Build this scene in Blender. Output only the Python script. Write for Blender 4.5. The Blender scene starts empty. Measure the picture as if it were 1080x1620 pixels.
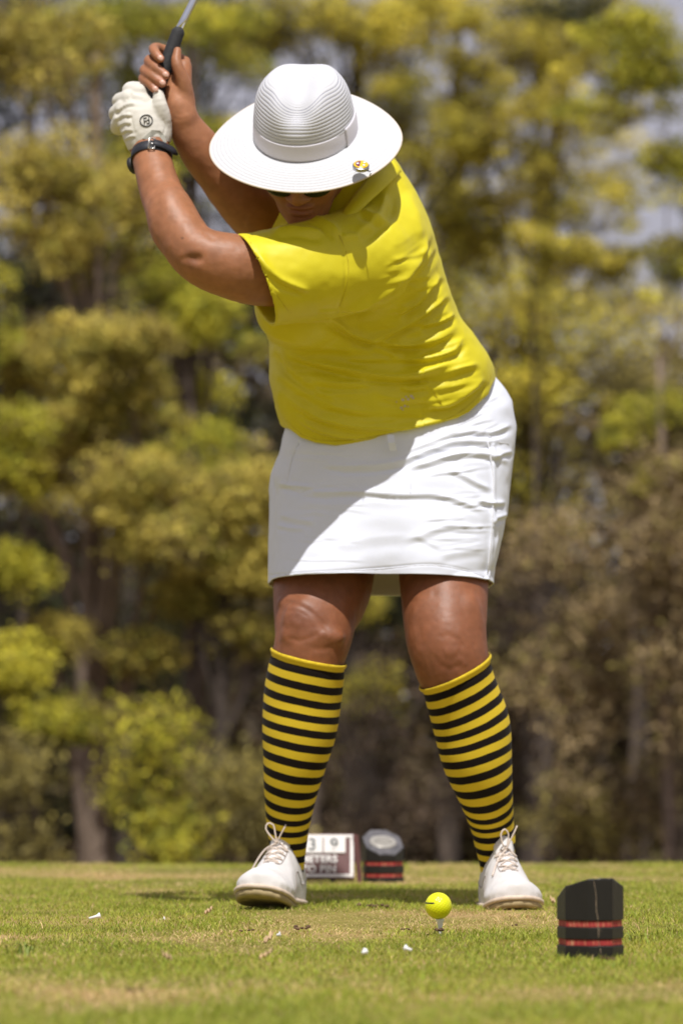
import bpy, bmesh, math, random
import numpy as np
from mathutils import Vector, Matrix

rng = np.random.default_rng(7)
random.seed(7)
R = math.radians
scene = bpy.context.scene
COL = scene.collection

# ---------------------------------------------------------------- camera, sky, sun, exposure
CAM_H, FPX, PITCH = 0.28, 5505.0, math.atan(392 / 5505.0)
cam_data = bpy.data.cameras.new('camera')
cam = bpy.data.objects.new('camera', cam_data)
COL.objects.link(cam)
cam.location = (0, 0, CAM_H)
cam.rotation_euler = (math.pi / 2 + PITCH, 0, 0)
cam_data.sensor_fit = 'VERTICAL'
cam_data.sensor_height = 36.0
cam_data.sensor_width = 24.0
cam_data.lens = FPX / 1620.0 * 36.0
cam_data.clip_start = 0.1
cam_data.clip_end = 2000
cam_data.dof.use_dof = True
cam_data.dof.focus_distance = 5.80
cam_data.dof.aperture_fstop = 4.4
cam_data.dof.aperture_blades = 9
scene.camera = cam

TO_SUN = Vector((0.02, -0.56, 1.0)).normalized()
SUN_EL = math.asin(TO_SUN.z)
SUN_ROT = math.atan2(TO_SUN.x, TO_SUN.y)
world = bpy.data.worlds.new('World')
scene.world = world
world.use_nodes = True
wn = world.node_tree
bg = wn.nodes['Background']
sky = wn.nodes.new('ShaderNodeTexSky')
sky.sky_type = 'NISHITA'
sky.sun_disc = False
sky.sun_elevation = SUN_EL
sky.sun_rotation = SUN_ROT
sky.altitude = 1500
sky.air_density = 1.0
sky.dust_density = 4.0
sky.ozone_density = 1.0
# a thin veil of high cloud pales the blue
veil = wn.nodes.new('ShaderNodeMix'); veil.data_type = 'RGBA'; veil.inputs[0].default_value = 0.9
wn.links.new(sky.outputs[0], veil.inputs[6]); veil.inputs[7].default_value = (6.0, 5.75, 6.5, 1)
wn.links.new(veil.outputs[2], bg.inputs[0])
bg.inputs[1].default_value = 0.080
sun_data = bpy.data.lights.new('sun', 'SUN')
sun_data.energy = 4.6
sun_data.angle = R(0.55)
sun_data.color = (1.0, 0.97, 0.93)
sun = bpy.data.objects.new('sun', sun_data)
COL.objects.link(sun)
sun.rotation_euler = TO_SUN.to_track_quat('Z', 'Y').to_euler()
scene.view_settings.view_transform = 'Standard'
scene.view_settings.look = 'None'
scene.view_settings.gamma = 1.0
scene.view_settings.use_curve_mapping = False
scene.view_settings.exposure = 0.0
scene.render.engine = 'CYCLES'
scene.cycles.use_denoising = True
scene.cycles.max_bounces = 6
scene.cycles.transparent_max_bounces = 8

# ---------------------------------------------------------------- helpers
CP, SP = math.cos(PITCH), math.sin(PITCH)

def P(px, py, Y):
    """World point seen along a photo direction at depth Y (metres from the camera)."""
    a = (px - 540.0) / FPX
    b = (810.0 - py) / FPX
    dy = CP - b * SP
    dz = SP + b * CP
    t = Y / dy
    return np.array([a * t, Y, CAM_H + dz * t])

def view_xy(V):
    """Directions of points as seen from the tee's edge, used to lay folds along the front of cloth."""
    x = V[:, 0]; y = V[:, 1]; z = V[:, 2] - CAM_H
    d = y * CP + z * SP
    u = -y * SP + z * CP
    return 540 + FPX * x / d, 810 - FPX * u / d

def mesh_obj(name, V, Fc, mat=None, parent=None, smooth=True):
    V = np.asarray(V, dtype=np.float32)
    me = bpy.data.meshes.new(name)
    if isinstance(Fc, np.ndarray):
        k = Fc.shape[1]; n = len(Fc)
        me.vertices.add(len(V)); me.vertices.foreach_set('co', V.ravel())
        me.loops.add(n * k); me.loops.foreach_set('vertex_index', Fc.astype(np.int32).ravel())
        me.polygons.add(n)
        me.polygons.foreach_set('loop_start', np.arange(0, n * k, k, dtype=np.int32))
        me.polygons.foreach_set('loop_total', np.full(n, k, dtype=np.int32))
        me.update(calc_edges=True)
    else:
        me.from_pydata([tuple(map(float, v)) for v in V], [], [tuple(map(int, f)) for f in Fc])
        me.update()
    me.polygons.foreach_set('use_smooth', np.full(len(me.polygons), bool(smooth)))
    if mat is not None:
        me.materials.append(mat)
    o = bpy.data.objects.new(name, me)
    COL.objects.link(o)
    if parent is not None:
        o.parent = parent
    return o

def point_attr(o, name, vals):
    a = o.data.attributes.new(name, 'FLOAT', 'POINT')
    a.data.foreach_set('value', np.asarray(vals, dtype=np.float32))

def point_col(o, name, vals):
    a = o.data.color_attributes.new(name, 'FLOAT_COLOR', 'POINT')
    v = np.ones((len(vals), 4), np.float32); v[:, :3] = vals
    a.data.foreach_set('color', v.ravel())

def tag(o, label=None, cat=None, group=None, kind=None):
    if label: o['label'] = label
    if cat: o['category'] = cat
    if group: o['group'] = group
    if kind: o['kind'] = kind
    return o

def empty(name, loc=(0, 0, 0)):
    o = bpy.data.objects.new(name, None)
    o.location = loc
    o.empty_display_size = 0.1
    COL.objects.link(o)
    return o

def hold(o, root):
    """Parent a mesh modelled in world coordinates under an Empty that stands elsewhere."""
    o.parent = root
    o.matrix_parent_inverse = Matrix.Translation(root.location).inverted()
    return o

# ---- node materials
def new_mat(name):
    m = bpy.data.materials.new(name)
    m.use_nodes = True
    return m, m.node_tree.nodes, m.node_tree.links, m.node_tree.nodes['Principled BSDF']

def noise(nt, scale, detail=4.0, rough=0.55, coord='Object', vec=None, dist=0.0):
    n = nt.nodes.new('ShaderNodeTexNoise')
    n.inputs['Scale'].default_value = scale
    n.inputs['Detail'].default_value = detail
    n.inputs['Roughness'].default_value = rough
    n.inputs['Distortion'].default_value = dist
    if vec is None:
        tc = nt.nodes.new('ShaderNodeTexCoord')
        vec = tc.outputs[coord]
    nt.links.new(vec, n.inputs['Vector'])
    return n

def ramp(nt, fac, stops):
    r = nt.nodes.new('ShaderNodeValToRGB')
    e = r.color_ramp.elements
    while len(e) > 1: e.remove(e[-1])
    e[0].position = stops[0][0]; e[0].color = (*stops[0][1], 1)
    for p, c in stops[1:]:
        k = e.new(p); k.color = (*c, 1)
    nt.links.new(fac, r.inputs[0])
    return r

def bump(nt, height, bsdf, strength=0.3, dist=0.002, normal=None):
    b = nt.nodes.new('ShaderNodeBump')
    b.inputs['Strength'].default_value = strength
    b.inputs['Distance'].default_value = dist
    nt.links.new(height, b.inputs['Height'])
    if normal is not None: nt.links.new(normal, b.inputs['Normal'])
    nt.links.new(b.outputs[0], bsdf.inputs['Normal'])
    return b

def simple_mat(name, c, rough=0.6, var=0.12, scale=30.0, bstr=0.15, bdist=0.001, metal=0.0, spec=0.5):
    m, n, l, b = new_mat(name)
    nz = noise(m.node_tree, scale)
    lo = tuple(x * (1 - var) for x in c); hi = tuple(min(1, x * (1 + var)) for x in c)
    r = ramp(m.node_tree, nz.outputs[0], [(0.3, lo), (0.7, hi)])
    l.new(r.outputs[0], b.inputs['Base Color'])
    b.inputs['Roughness'].default_value = rough
    b.inputs['Metallic'].default_value = metal
    b.inputs['Specular IOR Level'].default_value = spec
    if bstr: bump(m.node_tree, nz.outputs[0], b, bstr, bdist)
    return m

def cloth_mat(name, c, weave, rough=0.75, sheen=0.2, bdist=0.0004, trans=0.0, var=0.05, wrinkle=0.0015):
    m, n, l, b = new_mat(name)
    nt = m.node_tree
    tc = n.new('ShaderNodeTexCoord')
    nz = noise(nt, 14, 3, vec=tc.outputs['Object'])
    lo = tuple(x * (1 - var) for x in c); hi = tuple(min(1, x * (1 + var)) for x in c)
    r = ramp(nt, nz.outputs[0], [(0.3, lo), (0.7, hi)])
    l.new(r.outputs[0], b.inputs['Base Color'])
    b.inputs['Roughness'].default_value = rough
    b.inputs['Specular IOR Level'].default_value = 0.25
    b.inputs['Sheen Weight'].default_value = sheen
    b.inputs['Sheen Roughness'].default_value = 0.5
    w = noise(nt, weave, 2, vec=tc.outputs['Object'])
    b1 = n.new('ShaderNodeBump'); b1.inputs['Strength'].default_value = 0.35; b1.inputs['Distance'].default_value = bdist
    l.new(w.outputs[0], b1.inputs['Height'])
    w2 = noise(nt, 22, 3, vec=tc.outputs['Object'], dist=0.6)
    b2 = n.new('ShaderNodeBump'); b2.inputs['Strength'].default_value = 0.3; b2.inputs['Distance'].default_value = wrinkle
    l.new(w2.outputs[0], b2.inputs['Height']); l.new(b1.outputs[0], b2.inputs['Normal'])
    mp = n.new('ShaderNodeMapping'); mp.inputs['Scale'].default_value = (5, 5, 17); mp.inputs['Rotation'].default_value = (0, 0.35, 0)
    l.new(tc.outputs['Object'], mp.inputs[0])
    w3 = n.new('ShaderNodeTexNoise'); w3.noise_type = 'RIDGED_MULTIFRACTAL'
    w3.inputs['Scale'].default_value = 1.6; w3.inputs['Detail'].default_value = 3; w3.inputs['Distortion'].default_value = 0.5
    l.new(mp.outputs[0], w3.inputs['Vector'])
    bump(nt, w3.outputs[0], b, 0.35, wrinkle * 0.9, b2.outputs[0])
    return m

# ---- implicit modelling: a field on a grid, then a surface
class Vol:
    def __init__(s, lo, hi, h):
        s.lo = np.asarray(lo, float); s.h = h
        s.n = np.ceil((np.asarray(hi) - s.lo) / h).astype(int) + 1
        s.F = np.full(s.n, 0.5, np.float32)
    def box(s, lo, hi):
        a = np.clip(np.floor((np.asarray(lo) - s.lo) / s.h).astype(int), 0, s.n - 1)
        b = np.clip(np.ceil((np.asarray(hi) - s.lo) / s.h).astype(int) + 1, 1, s.n)
        sl = tuple(slice(a[i], b[i]) for i in range(3))
        ax = [(s.lo[i] + s.h * np.arange(a[i], b[i])).astype(np.float32) for i in range(3)]
        X, Y, Z = np.meshgrid(*ax, indexing='ij', sparse=True)
        return sl, X, Y, Z
    def mix(s, sl, d, k=0.0):
        A = s.F[sl]
        if k > 0:
            h = np.clip(0.5 + 0.5 * (A - d) / k, 0, 1)
            s.F[sl] = A * (1 - h) + d * h - k * h * (1 - h)
        else:
            s.F[sl] = np.minimum(A, d)
    def chain_field(s, pts, rad, pad, squash=None):
        pts = np.asarray(pts, float); rad = np.asarray(rad, float)
        m = rad.max() + pad
        sl, X, Y, Z = s.box(pts.min(0) - m, pts.max(0) + m)
        shp = np.broadcast_shapes(X.shape, Y.shape, Z.shape)
        D = np.full(shp, 0.5, np.float32)
        off = [x.start for x in sl]
        for i in range(len(pts) - 1):
            a, b, ra, rb = pts[i], pts[i + 1], rad[i], rad[i + 1]
            mm = max(ra, rb) + pad
            s2, x, y, z = s.box(np.minimum(a, b) - mm, np.maximum(a, b) + mm)
            loc = tuple(slice(q.start - o, q.stop - o) for q, o in zip(s2, off))
            ab = b - a; L2 = max(float(ab @ ab), 1e-12)
            t = np.clip(((x - a[0]) * ab[0] + (y - a[1]) * ab[1] + (z - a[2]) * ab[2]) / L2, 0, 1)
            dx = x - (a[0] + t * ab[0]); dy = y - (a[1] + t * ab[1]); dz = z - (a[2] + t * ab[2])
            if squash is not None:      # (direction, factor): thinner along one direction
                n, f = squash
                q = dx * n[0] + dy * n[1] + dz * n[2]
                g = (1.0 / f - 1.0)
                dx = dx + n[0] * q * g; dy = dy + n[1] * q * g; dz = dz + n[2] * q * g
            d = np.sqrt(dx * dx + dy * dy + dz * dz) - (ra + t * (rb - ra))
            D[loc] = np.minimum(D[loc], d.astype(np.float32))
        return sl, D
    def chain(s, pts, rad, k=0.0, pad=0.03, squash=None):
        p, r = spline(pts, rad)
        sl, D = s.chain_field(p, r, pad, squash)
        s.mix(sl, D, k)
    def ell(s, c, axes, r, k=0.0, sub=False):
        c = np.asarray(c, float); m = max(r) + 0.03
        sl, X, Y, Z = s.box(c - m, c + m)
        q = []; g = []
        for ax, rr in zip(axes, r):
            v = (X - c[0]) * ax[0] + (Y - c[1]) * ax[1] + (Z - c[2]) * ax[2]
            q.append((v / rr) ** 2); g.append((v / rr ** 2) ** 2)
        k0 = np.sqrt(q[0] + q[1] + q[2]); k1 = np.sqrt(g[0] + g[1] + g[2]) + 1e-9
        d = (k0 * (k0 - 1) / k1).astype(np.float32)
        if sub:
            A = s.F[sl]; d2 = -d
            h = np.clip(0.5 - 0.5 * (A - d2) / max(k, 1e-6), 0, 1)
            s.F[sl] = A * (1 - h) + d2 * h + k * h * (1 - h)
        else:
            s.mix(sl, d, k)
    def mesh(s):
        return surface_nets(s.F, s.lo, s.h)

def spline(pts, rad, step=0.006):
    pts = np.asarray(pts, float); rad = np.asarray(rad, float)
    Q = np.column_stack([pts, rad])
    n = len(Q)
    if n == 2:
        return pts, rad
    out = []
    for i in range(n - 1):
        p0 = Q[max(i - 1, 0)]; p1 = Q[i]; p2 = Q[i + 1]; p3 = Q[min(i + 2, n - 1)]
        L = np.linalg.norm(p2[:3] - p1[:3]); m = max(1, int(L / step))
        for j in range(m):
            t = j / m
            out.append(0.5 * ((2 * p1) + (-p0 + p2) * t + (2 * p0 - 5 * p1 + 4 * p2 - p3) * t * t + (-p0 + 3 * p1 - 3 * p2 + p3) * t ** 3))
    out.append(Q[-1])
    out = np.array(out)
    return out[:, :3], np.maximum(out[:, 3], 1e-4)

def surface_nets(F, lo, h):
    S = F < 0
    c = S[:-1, :-1, :-1].astype(np.int8)
    cnt = np.zeros_like(c)
    offs = [(i, j, k) for i in (0, 1) for j in (0, 1) for k in (0, 1)]
    n = np.array(F.shape)
    for i, j, k in offs:
        cnt += S[i:n[0] - 1 + i, j:n[1] - 1 + j, k:n[2] - 1 + k]
    act = (cnt > 0) & (cnt < 8)
    I = np.argwhere(act)
    idx = np.full(act.shape, -1, np.int32)
    idx[act] = np.arange(len(I), dtype=np.int32)
    val = np.stack([F[I[:, 0] + i, I[:, 1] + j, I[:, 2] + k] for i, j, k in offs], 1)
    O = np.array(offs, float)
    acc = np.zeros((len(I), 3)); num = np.zeros(len(I))
    for a in range(8):
        for b in range(a + 1, 8):
            if np.abs(O[a] - O[b]).sum() != 1: continue
            va, vb = val[:, a], val[:, b]
            m = (va < 0) != (vb < 0)
            t = np.where(m, va / np.where(m, va - vb, 1), 0)
            p = O[a] + t[:, None] * (O[b] - O[a])
            acc += np.where(m[:, None], p, 0); num += m
    V = lo + h * (I + acc / num[:, None])
    faces = []
    for ax in range(3):
        u, v = [(1, 2), (2, 0), (0, 1)][ax]
        s0 = [slice(None)] * 3; s1 = [slice(None)] * 3
        s0[ax] = slice(0, n[ax] - 1); s1[ax] = slice(1, n[ax])
        for w in (u, v):
            s0[w] = slice(1, n[w] - 1); s1[w] = slice(1, n[w] - 1)
        A, B = S[tuple(s0)], S[tuple(s1)]
        E = np.argwhere(A != B)
        flip = A[A != B]
        E[:, u] += 1; E[:, v] += 1
        def cell(du, dv):
            q = E.copy(); q[:, u] += du; q[:, v] += dv
            return idx[q[:, 0], q[:, 1], q[:, 2]]
        q = np.stack([cell(-1, -1), cell(0, -1), cell(0, 0), cell(-1, 0)], 1)
        q[~flip] = q[~flip][:, ::-1]
        faces.append(q)
    return V, np.concatenate(faces)

def relax(V, Q, it=2, lam=0.5, mu=-0.52):
    e = np.concatenate([Q[:, [i, (i + 1) % Q.shape[1]]] for i in range(Q.shape[1])])
    n = len(V)
    deg = np.bincount(e.ravel(), minlength=n).astype(float)
    for k in range(it * 2):
        s = np.stack([np.bincount(e[:, 0], V[e[:, 1], a], n) + np.bincount(e[:, 1], V[e[:, 0], a], n) for a in range(3)], 1)
        V = V + (lam if k % 2 == 0 else mu) * (s / np.maximum(deg, 1)[:, None] - V)
    return V

def vnormals(V, Q):
    a = V[Q[:, 2]] - V[Q[:, 0]]; b = V[Q[:, 3 % Q.shape[1]]] - V[Q[:, 1]]
    if Q.shape[1] == 3: a = V[Q[:, 1]] - V[Q[:, 0]]; b = V[Q[:, 2]] - V[Q[:, 0]]
    fn = np.cross(a, b); n = len(V)
    N = np.zeros((n, 3))
    for i in range(Q.shape[1]):
        for k in range(3):
            N[:, k] += np.bincount(Q[:, i], fn[:, k], n)
    return N / np.maximum(np.linalg.norm(N, axis=1), 1e-12)[:, None]

def poly_dist(px, py, poly):
    """Distance, signed distance and position along a polyline."""
    best = np.full(len(px), 1e9); sg = np.zeros(len(px)); par = np.zeros(len(px))
    poly = np.asarray(poly, float)
    L = np.concatenate([[0], np.cumsum(np.linalg.norm(np.diff(poly, axis=0), axis=1))])
    for i in range(len(poly) - 1):
        a, b = poly[i], poly[i + 1]; ab = b - a; l2 = ab @ ab
        t = np.clip(((px - a[0]) * ab[0] + (py - a[1]) * ab[1]) / l2, 0, 1)
        dx = px - a[0] - t * ab[0]; dy = py - a[1] - t * ab[1]
        d = np.hypot(dx, dy); m = d < best
        best[m] = d[m]; sg[m] = np.where(ab[0] * dy - ab[1] * dx > 0, 1, -1)[m]
        par[m] = ((L[i] + t * (L[i + 1] - L[i])) / L[-1])[m]
    return best, sg * best, par

def smooth_poly(pts, n=8):
    p, _ = spline(np.column_stack([np.asarray(pts, float), np.zeros(len(pts))]), np.zeros(len(pts)) + 1, step=max(1.0, 12.0))
    return p[:, :2]

def fold(V, N, folds, cap=1.0):
    """Raise cloth ridges and press the valleys beside them. folds: (points, amplitude mm, width, kind)"""
    px, py = view_xy(V)
    tc = np.array([0, -1, 0.0])
    front = np.clip((N @ tc) * 2.2 + 0.35, 0, 1)
    D = np.zeros(len(V))
    for pts, amp, wd, kind in folds:
        pl = smooth_poly(pts) if len(pts) > 2 else np.asarray(pts, float)
        lo = pl.min(0) - 5 * wd; hi = pl.max(0) + 5 * wd
        m = np.flatnonzero((px > lo[0]) & (px < hi[0]) & (py > lo[1]) & (py < hi[1]))
        if len(m) == 0: continue
        d, sd, t = poly_dist(px[m], py[m], pl)
        tp = np.clip(np.minimum(t, 1 - t) * 5 + 0.25 * (kind == 'seam'), 0, 1)
        if kind != 'seam': tp = tp * tp * (3 - 2 * tp)
        else: tp = np.ones_like(tp)
        if kind == 'ridge':      # ridge with a hollow under it
            if pl[-1, 0] < pl[0, 0]: sd = -sd
            prof = np.exp(-np.abs(sd / wd) ** 1.4) - 0.75 * np.exp(-((sd - 1.8 * wd) / (1.0 * wd)) ** 2)
        elif kind == 'valley':
            prof = -np.exp(-(d / wd) ** 2)
        elif kind == 'bump' or kind == 'up':
            prof = np.exp(-(d / wd) ** 2)
        else:
            prof = -np.exp(-(d / wd) ** 2)
        D[m] += amp * 0.001 * prof * tp
    return V + N * (D * front)[:, None]

def vnoise(p, seed=0):
    """Smooth value noise on N x D points."""
    p = np.asarray(p, float); d = p.shape[1]
    i = np.floor(p).astype(np.int64); f = p - i; f = f * f * (3 - 2 * f)
    tot = np.zeros(len(p))
    mul = [374761393, 668265263, 2147483647 // 3]
    for c in range(2 ** d):
        w = np.ones(len(p)); hsh = np.full(len(p), seed * 1013904223, np.int64)
        for k in range(d):
            b = (c >> k) & 1
            w *= f[:, k] if b else 1 - f[:, k]
            hsh = hsh + (i[:, k] + b) * mul[k]
        hsh = (hsh ^ (hsh >> 13)) * 1274126177
        hsh = hsh & 0x7fffffff
        hsh = (hsh ^ (hsh >> 16)) & 0xffff
        tot += w * hsh / 65535.0
    return tot

def tube(pts, rad, n=8, cap=True, step=None):
    pts = np.asarray(pts, float)
    rad = np.full(len(pts), rad) if np.isscalar(rad) else np.asarray(rad, float)
    if step: pts, rad = spline(pts, rad, step)
    m = len(pts)
    T = np.gradient(pts, axis=0); T /= np.maximum(np.linalg.norm(T, axis=1), 1e-9)[:, None]
    ref = np.array([0.3, 1.0, 0.2]); ref /= np.linalg.norm(ref)
    V = []; u = np.cross(T[0], ref); u /= np.linalg.norm(u)
    for i in range(m):
        u = u - T[i] * (u @ T[i]); u /= max(np.linalg.norm(u), 1e-9)
        w = np.cross(T[i], u)
        a = np.arange(n) * 2 * np.pi / n
        V.append(pts[i] + rad[i] * (np.cos(a)[:, None] * u + np.sin(a)[:, None] * w))
    V = np.concatenate(V)
    F = []
    for i in range(m - 1):
        for j in range(n):
            F.append((i * n + j, i * n + (j + 1) % n, (i + 1) * n + (j + 1) % n, (i + 1) * n + j))
    if cap:
        F.append(tuple(range(n))[::-1]); F.append(tuple((m - 1) * n + j for j in range(n)))
    return V, F

def join(parts):
    V = []; F = []; o = 0
    for v, f in parts:
        V.append(np.asarray(v)); F += [tuple(i + o for i in q) for q in f]; o += len(v)
    return np.concatenate(V), F

def grid_faces(nv, nu, wrap=True):
    i = np.arange(nv - 1)[:, None]; j = np.arange(nu if wrap else nu - 1)[None, :]
    j2 = (j + 1) % nu
    return np.stack([i * nu + j, i * nu + j2, (i + 1) * nu + j2, (i + 1) * nu + j], -1).reshape(-1, 4)

def ellipsoid(c, axes, r, nu=20, nv=12):
    a = np.linspace(0, 2 * np.pi, nu, endpoint=False); b = np.linspace(0, np.pi, nv)
    A, B = np.meshgrid(a, b)
    x = np.sin(B) * np.cos(A) * r[0]; y = np.sin(B) * np.sin(A) * r[1]; z = np.cos(B) * r[2]
    ax = np.asarray(axes, float)
    V = np.asarray(c) + x.reshape(-1, 1) * ax[0] + y.reshape(-1, 1) * ax[1] + z.reshape(-1, 1) * ax[2]
    return V, [tuple(q) for q in grid_faces(nv, nu)]

def xyz(*pts):
    return np.array([P(*p[:3]) for p in pts])

# ================================================================ SETTING
def ground_z(x, y):
    edge = 9.35 + 0.10 * np.sin(x * 1.7 + 0.6) + 0.05 * np.sin(x * 4.1)
    d = np.clip((y - edge) / 6.0, 0, 1)
    z = -1.5 * d * d * (3 - 2 * d)
    z = z - np.clip((y - 20) / 40, 0, 1) * 1.2
    return z + 0.006 * np.sin(x * 2.3 + 1) * np.sin(y * 1.1)

# ---- ground sheet
def build_ground():
    xs = np.unique(np.concatenate([np.linspace(-4, 4, 81), np.linspace(-40, 40, 41), np.linspace(-400, 400, 17)]))
    ys = np.unique(np.concatenate([np.linspace(-6, 16, 111), np.linspace(16, 60, 23), np.linspace(60, 900, 15)]))
    X, Y = np.meshgrid(xs, ys)
    V = np.column_stack([X.ravel(), Y.ravel(), ground_z(X, Y).ravel()])
    Q = grid_faces(len(ys), len(xs), wrap=False)
    m, n, l, b = new_mat('turf_soil')
    nt = m.node_tree
    tc = n.new('ShaderNodeTexCoord')
    big = noise(nt, 2.2, 4, vec=tc.outputs['Object'])
    fine = noise(nt, 60, 5, 0.7, vec=tc.outputs['Object'])
    r1 = ramp(nt, big.outputs[0], [(0.38, (0.20, 0.20, 0.035)), (0.52, (0.34, 0.29, 0.08)), (0.68, (0.50, 0.35, 0.16))])
    r2 = ramp(nt, fine.outputs[0], [(0.3, (0.35, 0.3, 0.25)), (0.7, (1, 1, 1))])
    mx = n.new('ShaderNodeMix'); mx.data_type = 'RGBA'; mx.blend_type = 'MULTIPLY'
    mx.inputs[0].default_value = 0.7
    l.new(r1.outputs[0], mx.inputs[6]); l.new(r2.outputs[0], mx.inputs[7])
    sep = n.new('ShaderNodeSeparateXYZ'); l.new(tc.outputs['Object'], sep.inputs[0])
    mr = n.new('ShaderNodeMapRange'); mr.inputs[1].default_value = 10.5; mr.inputs[2].default_value = 16
    l.new(sep.outputs[1], mr.inputs[0])
    litter = ramp(nt, fine.outputs[0], [(0.3, (0.05, 0.035, 0.02)), (0.7, (0.15, 0.10, 0.055))])
    mx2 = n.new('ShaderNodeMix'); mx2.data_type = 'RGBA'
    l.new(mr.outputs[0], mx2.inputs[0]); l.new(mx.outputs[2], mx2.inputs[6]); l.new(litter.outputs[0], mx2.inputs[7])
    l.new(mx2.outputs[2], b.inputs['Base Color'])
    b.inputs['Roughness'].default_value = 0.95
    b.inputs['Specular IOR Level'].default_value = 0.1
    bump(nt, fine.outputs[0], b, 0.6, 0.01)
    o = mesh_obj('ground', V, Q, m)
    tag(o, kind='structure')
build_ground()

# ---- mown grass on the tee
def straw_mask(x, y):
    p = np.column_stack([x * 3.2, y * 1.5])
    n = 0.55 * vnoise(p, 1) + 0.3 * vnoise(p * 2.3 + 5, 2) + 0.15 * vnoise(p * 6.1, 3)
    strip = 0.30 * np.exp(-((y - 4.28 - 0.25 * (x - 0.3)) / 0.20) ** 2) * (x > -0.1) * np.clip((x + 0.1) / 0.3, 0, 1)
    strip += 0.22 * np.exp(-((y - 6.1) / 0.28) ** 2) * np.clip((x + 0.2) / 0.2, 0, 1)
    strip += 0.26 * np.exp(-((y - 5.05) / 0.22) ** 2) * np.clip((x - 0.05) / 0.2, 0, 1)
    strip += 0.22 * np.exp(-((y - 8.6) / 0.4) ** 2)
    strip -= 0.16 * np.exp(-((y - 4.75) / 0.35) ** 2) + 0.22 * np.exp(-((y - 3.75) / 0.3) ** 2)
    return np.clip((n + strip - 0.535) / 0.26, 0, 1)

def leaf_mat(name, trans=0.35, rough=0.6):
    m, n, l, b = new_mat(name)
    nt = m.node_tree
    at = n.new('ShaderNodeAttribute'); at.attribute_name = 'tone'
    l.new(at.outputs['Color'], b.inputs['Base Color'])
    b.inputs['Roughness'].default_value = rough
    b.inputs['Specular IOR Level'].default_value = 0.25
    tr = n.new('ShaderNodeBsdfTranslucent')
    l.new(at.outputs['Color'], tr.inputs[0])
    ms = n.new('ShaderNodeMixShader'); ms.inputs[0].default_value = trans
    out = n['Material Output']
    l.new(b.outputs[0], ms.inputs[1]); l.new(tr.outputs[0], ms.inputs[2]); l.new(ms.outputs[0], out.inputs[0])
    return m

def build_grass():
    N = 235000
    y = 3.25 + (9.75 - 3.25) * rng.random(N) ** 1.25
    hw = y * 0.102 + 0.16
    x = (rng.random(N) * 2 - 1) * hw
    st = straw_mask(x, y)
    z0 = ground_z(x, y) - 0.003
    tuft = vnoise(np.column_stack([x * 9, y * 6]), 9)
    hgt = (0.0045 + 0.0075 * rng.random(N)) * (0.65 + 0.7 * tuft) * (1 - 0.35 * st)
    tall = rng.random(N) < 0.015
    hgt = np.where(tall, hgt * 1.9, hgt)
    ang = rng.random(N) * 2 * np.pi
    lean = hgt * (0.25 + 0.9 * rng.random(N) + 0.5 * st)
    w = 0.0006 + 0.0005 * rng.random(N)
    face = rng.random(N) * np.pi
    dx, dy = np.cos(ang) * lean, np.sin(ang) * lean
    wx, wy = np.cos(face) * w, np.sin(face) * w
    base = np.column_stack([x, y, z0])
    side = np.column_stack([wx, wy, np.zeros(N)])
    mid = base + np.column_stack([dx * 0.35, dy * 0.35, hgt * 0.62])
    tip = base + np.column_stack([dx, dy, hgt])
    V = np.stack([base - side, base + side, mid - side * 0.75, mid + side * 0.75, tip], 1).reshape(-1, 3)
    k = np.arange(N)[:, None] * 5
    T = np.concatenate([k + np.array([0, 1, 3]), k + np.array([0, 3, 2]), k + np.array([2, 3, 4])])
    m = leaf_mat('grass_blades', 0.3, 0.55)
    g = np.array([0.275, 0.36, 0.036]); g2 = np.array([0.49, 0.47, 0.08]); s = np.array([0.70, 0.51, 0.25]); d = np.array([0.19, 0.26, 0.028])
    r = rng.random((N, 1))
    c = g * (1 - r) + g2 * r
    c = np.where(rng.random((N, 1)) < 0.12, d, c)
    pick = rng.random(N) < (0.05 + 0.75 * st)
    c = np.where(pick[:, None], s * (0.6 + 0.6 * rng.random((N, 1))), c)
    c = c * (0.8 + 0.4 * rng.random((N, 1)))
    o = mesh_obj('grass', V, T, m, smooth=False)
    point_col(o, 'tone', np.repeat(c, 5, axis=0))
    tag(o, 'short mown green and straw coloured grass of the tee', 'grass', kind='stuff')
build_grass()

# ---- woodland
M_LEAF = leaf_mat('tree_leaves', 0.2)
def bark_mat(name, lo, hi):
    m, n, l, b = new_mat(name)
    tc = n.new('ShaderNodeTexCoord'); mp = n.new('ShaderNodeMapping'); mp.inputs['Scale'].default_value = (9, 9, 1.6)
    l.new(tc.outputs['Object'], mp.inputs[0])
    nz = noise(m.node_tree, 2.0, 6, 0.65, vec=mp.outputs[0], dist=0.5)
    r = ramp(m.node_tree, nz.outputs[0], [(0.3, lo), (0.7, hi)])
    l.new(r.outputs[0], b.inputs['Base Color']); b.inputs['Roughness'].default_value = 0.95
    bump(m.node_tree, nz.outputs[0], b, 0.8, 0.03)
    return m
M_BARK = bark_mat('bark_brown', (0.06, 0.045, 0.035), (0.20, 0.15, 0.115))
M_BARK_PALE = bark_mat('bark_pale', (0.14, 0.10, 0.072), (0.36, 0.27, 0.20))
M_BARK_DARK = bark_mat('bark_dark', (0.03, 0.022, 0.017), (0.09, 0.066, 0.05))

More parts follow.
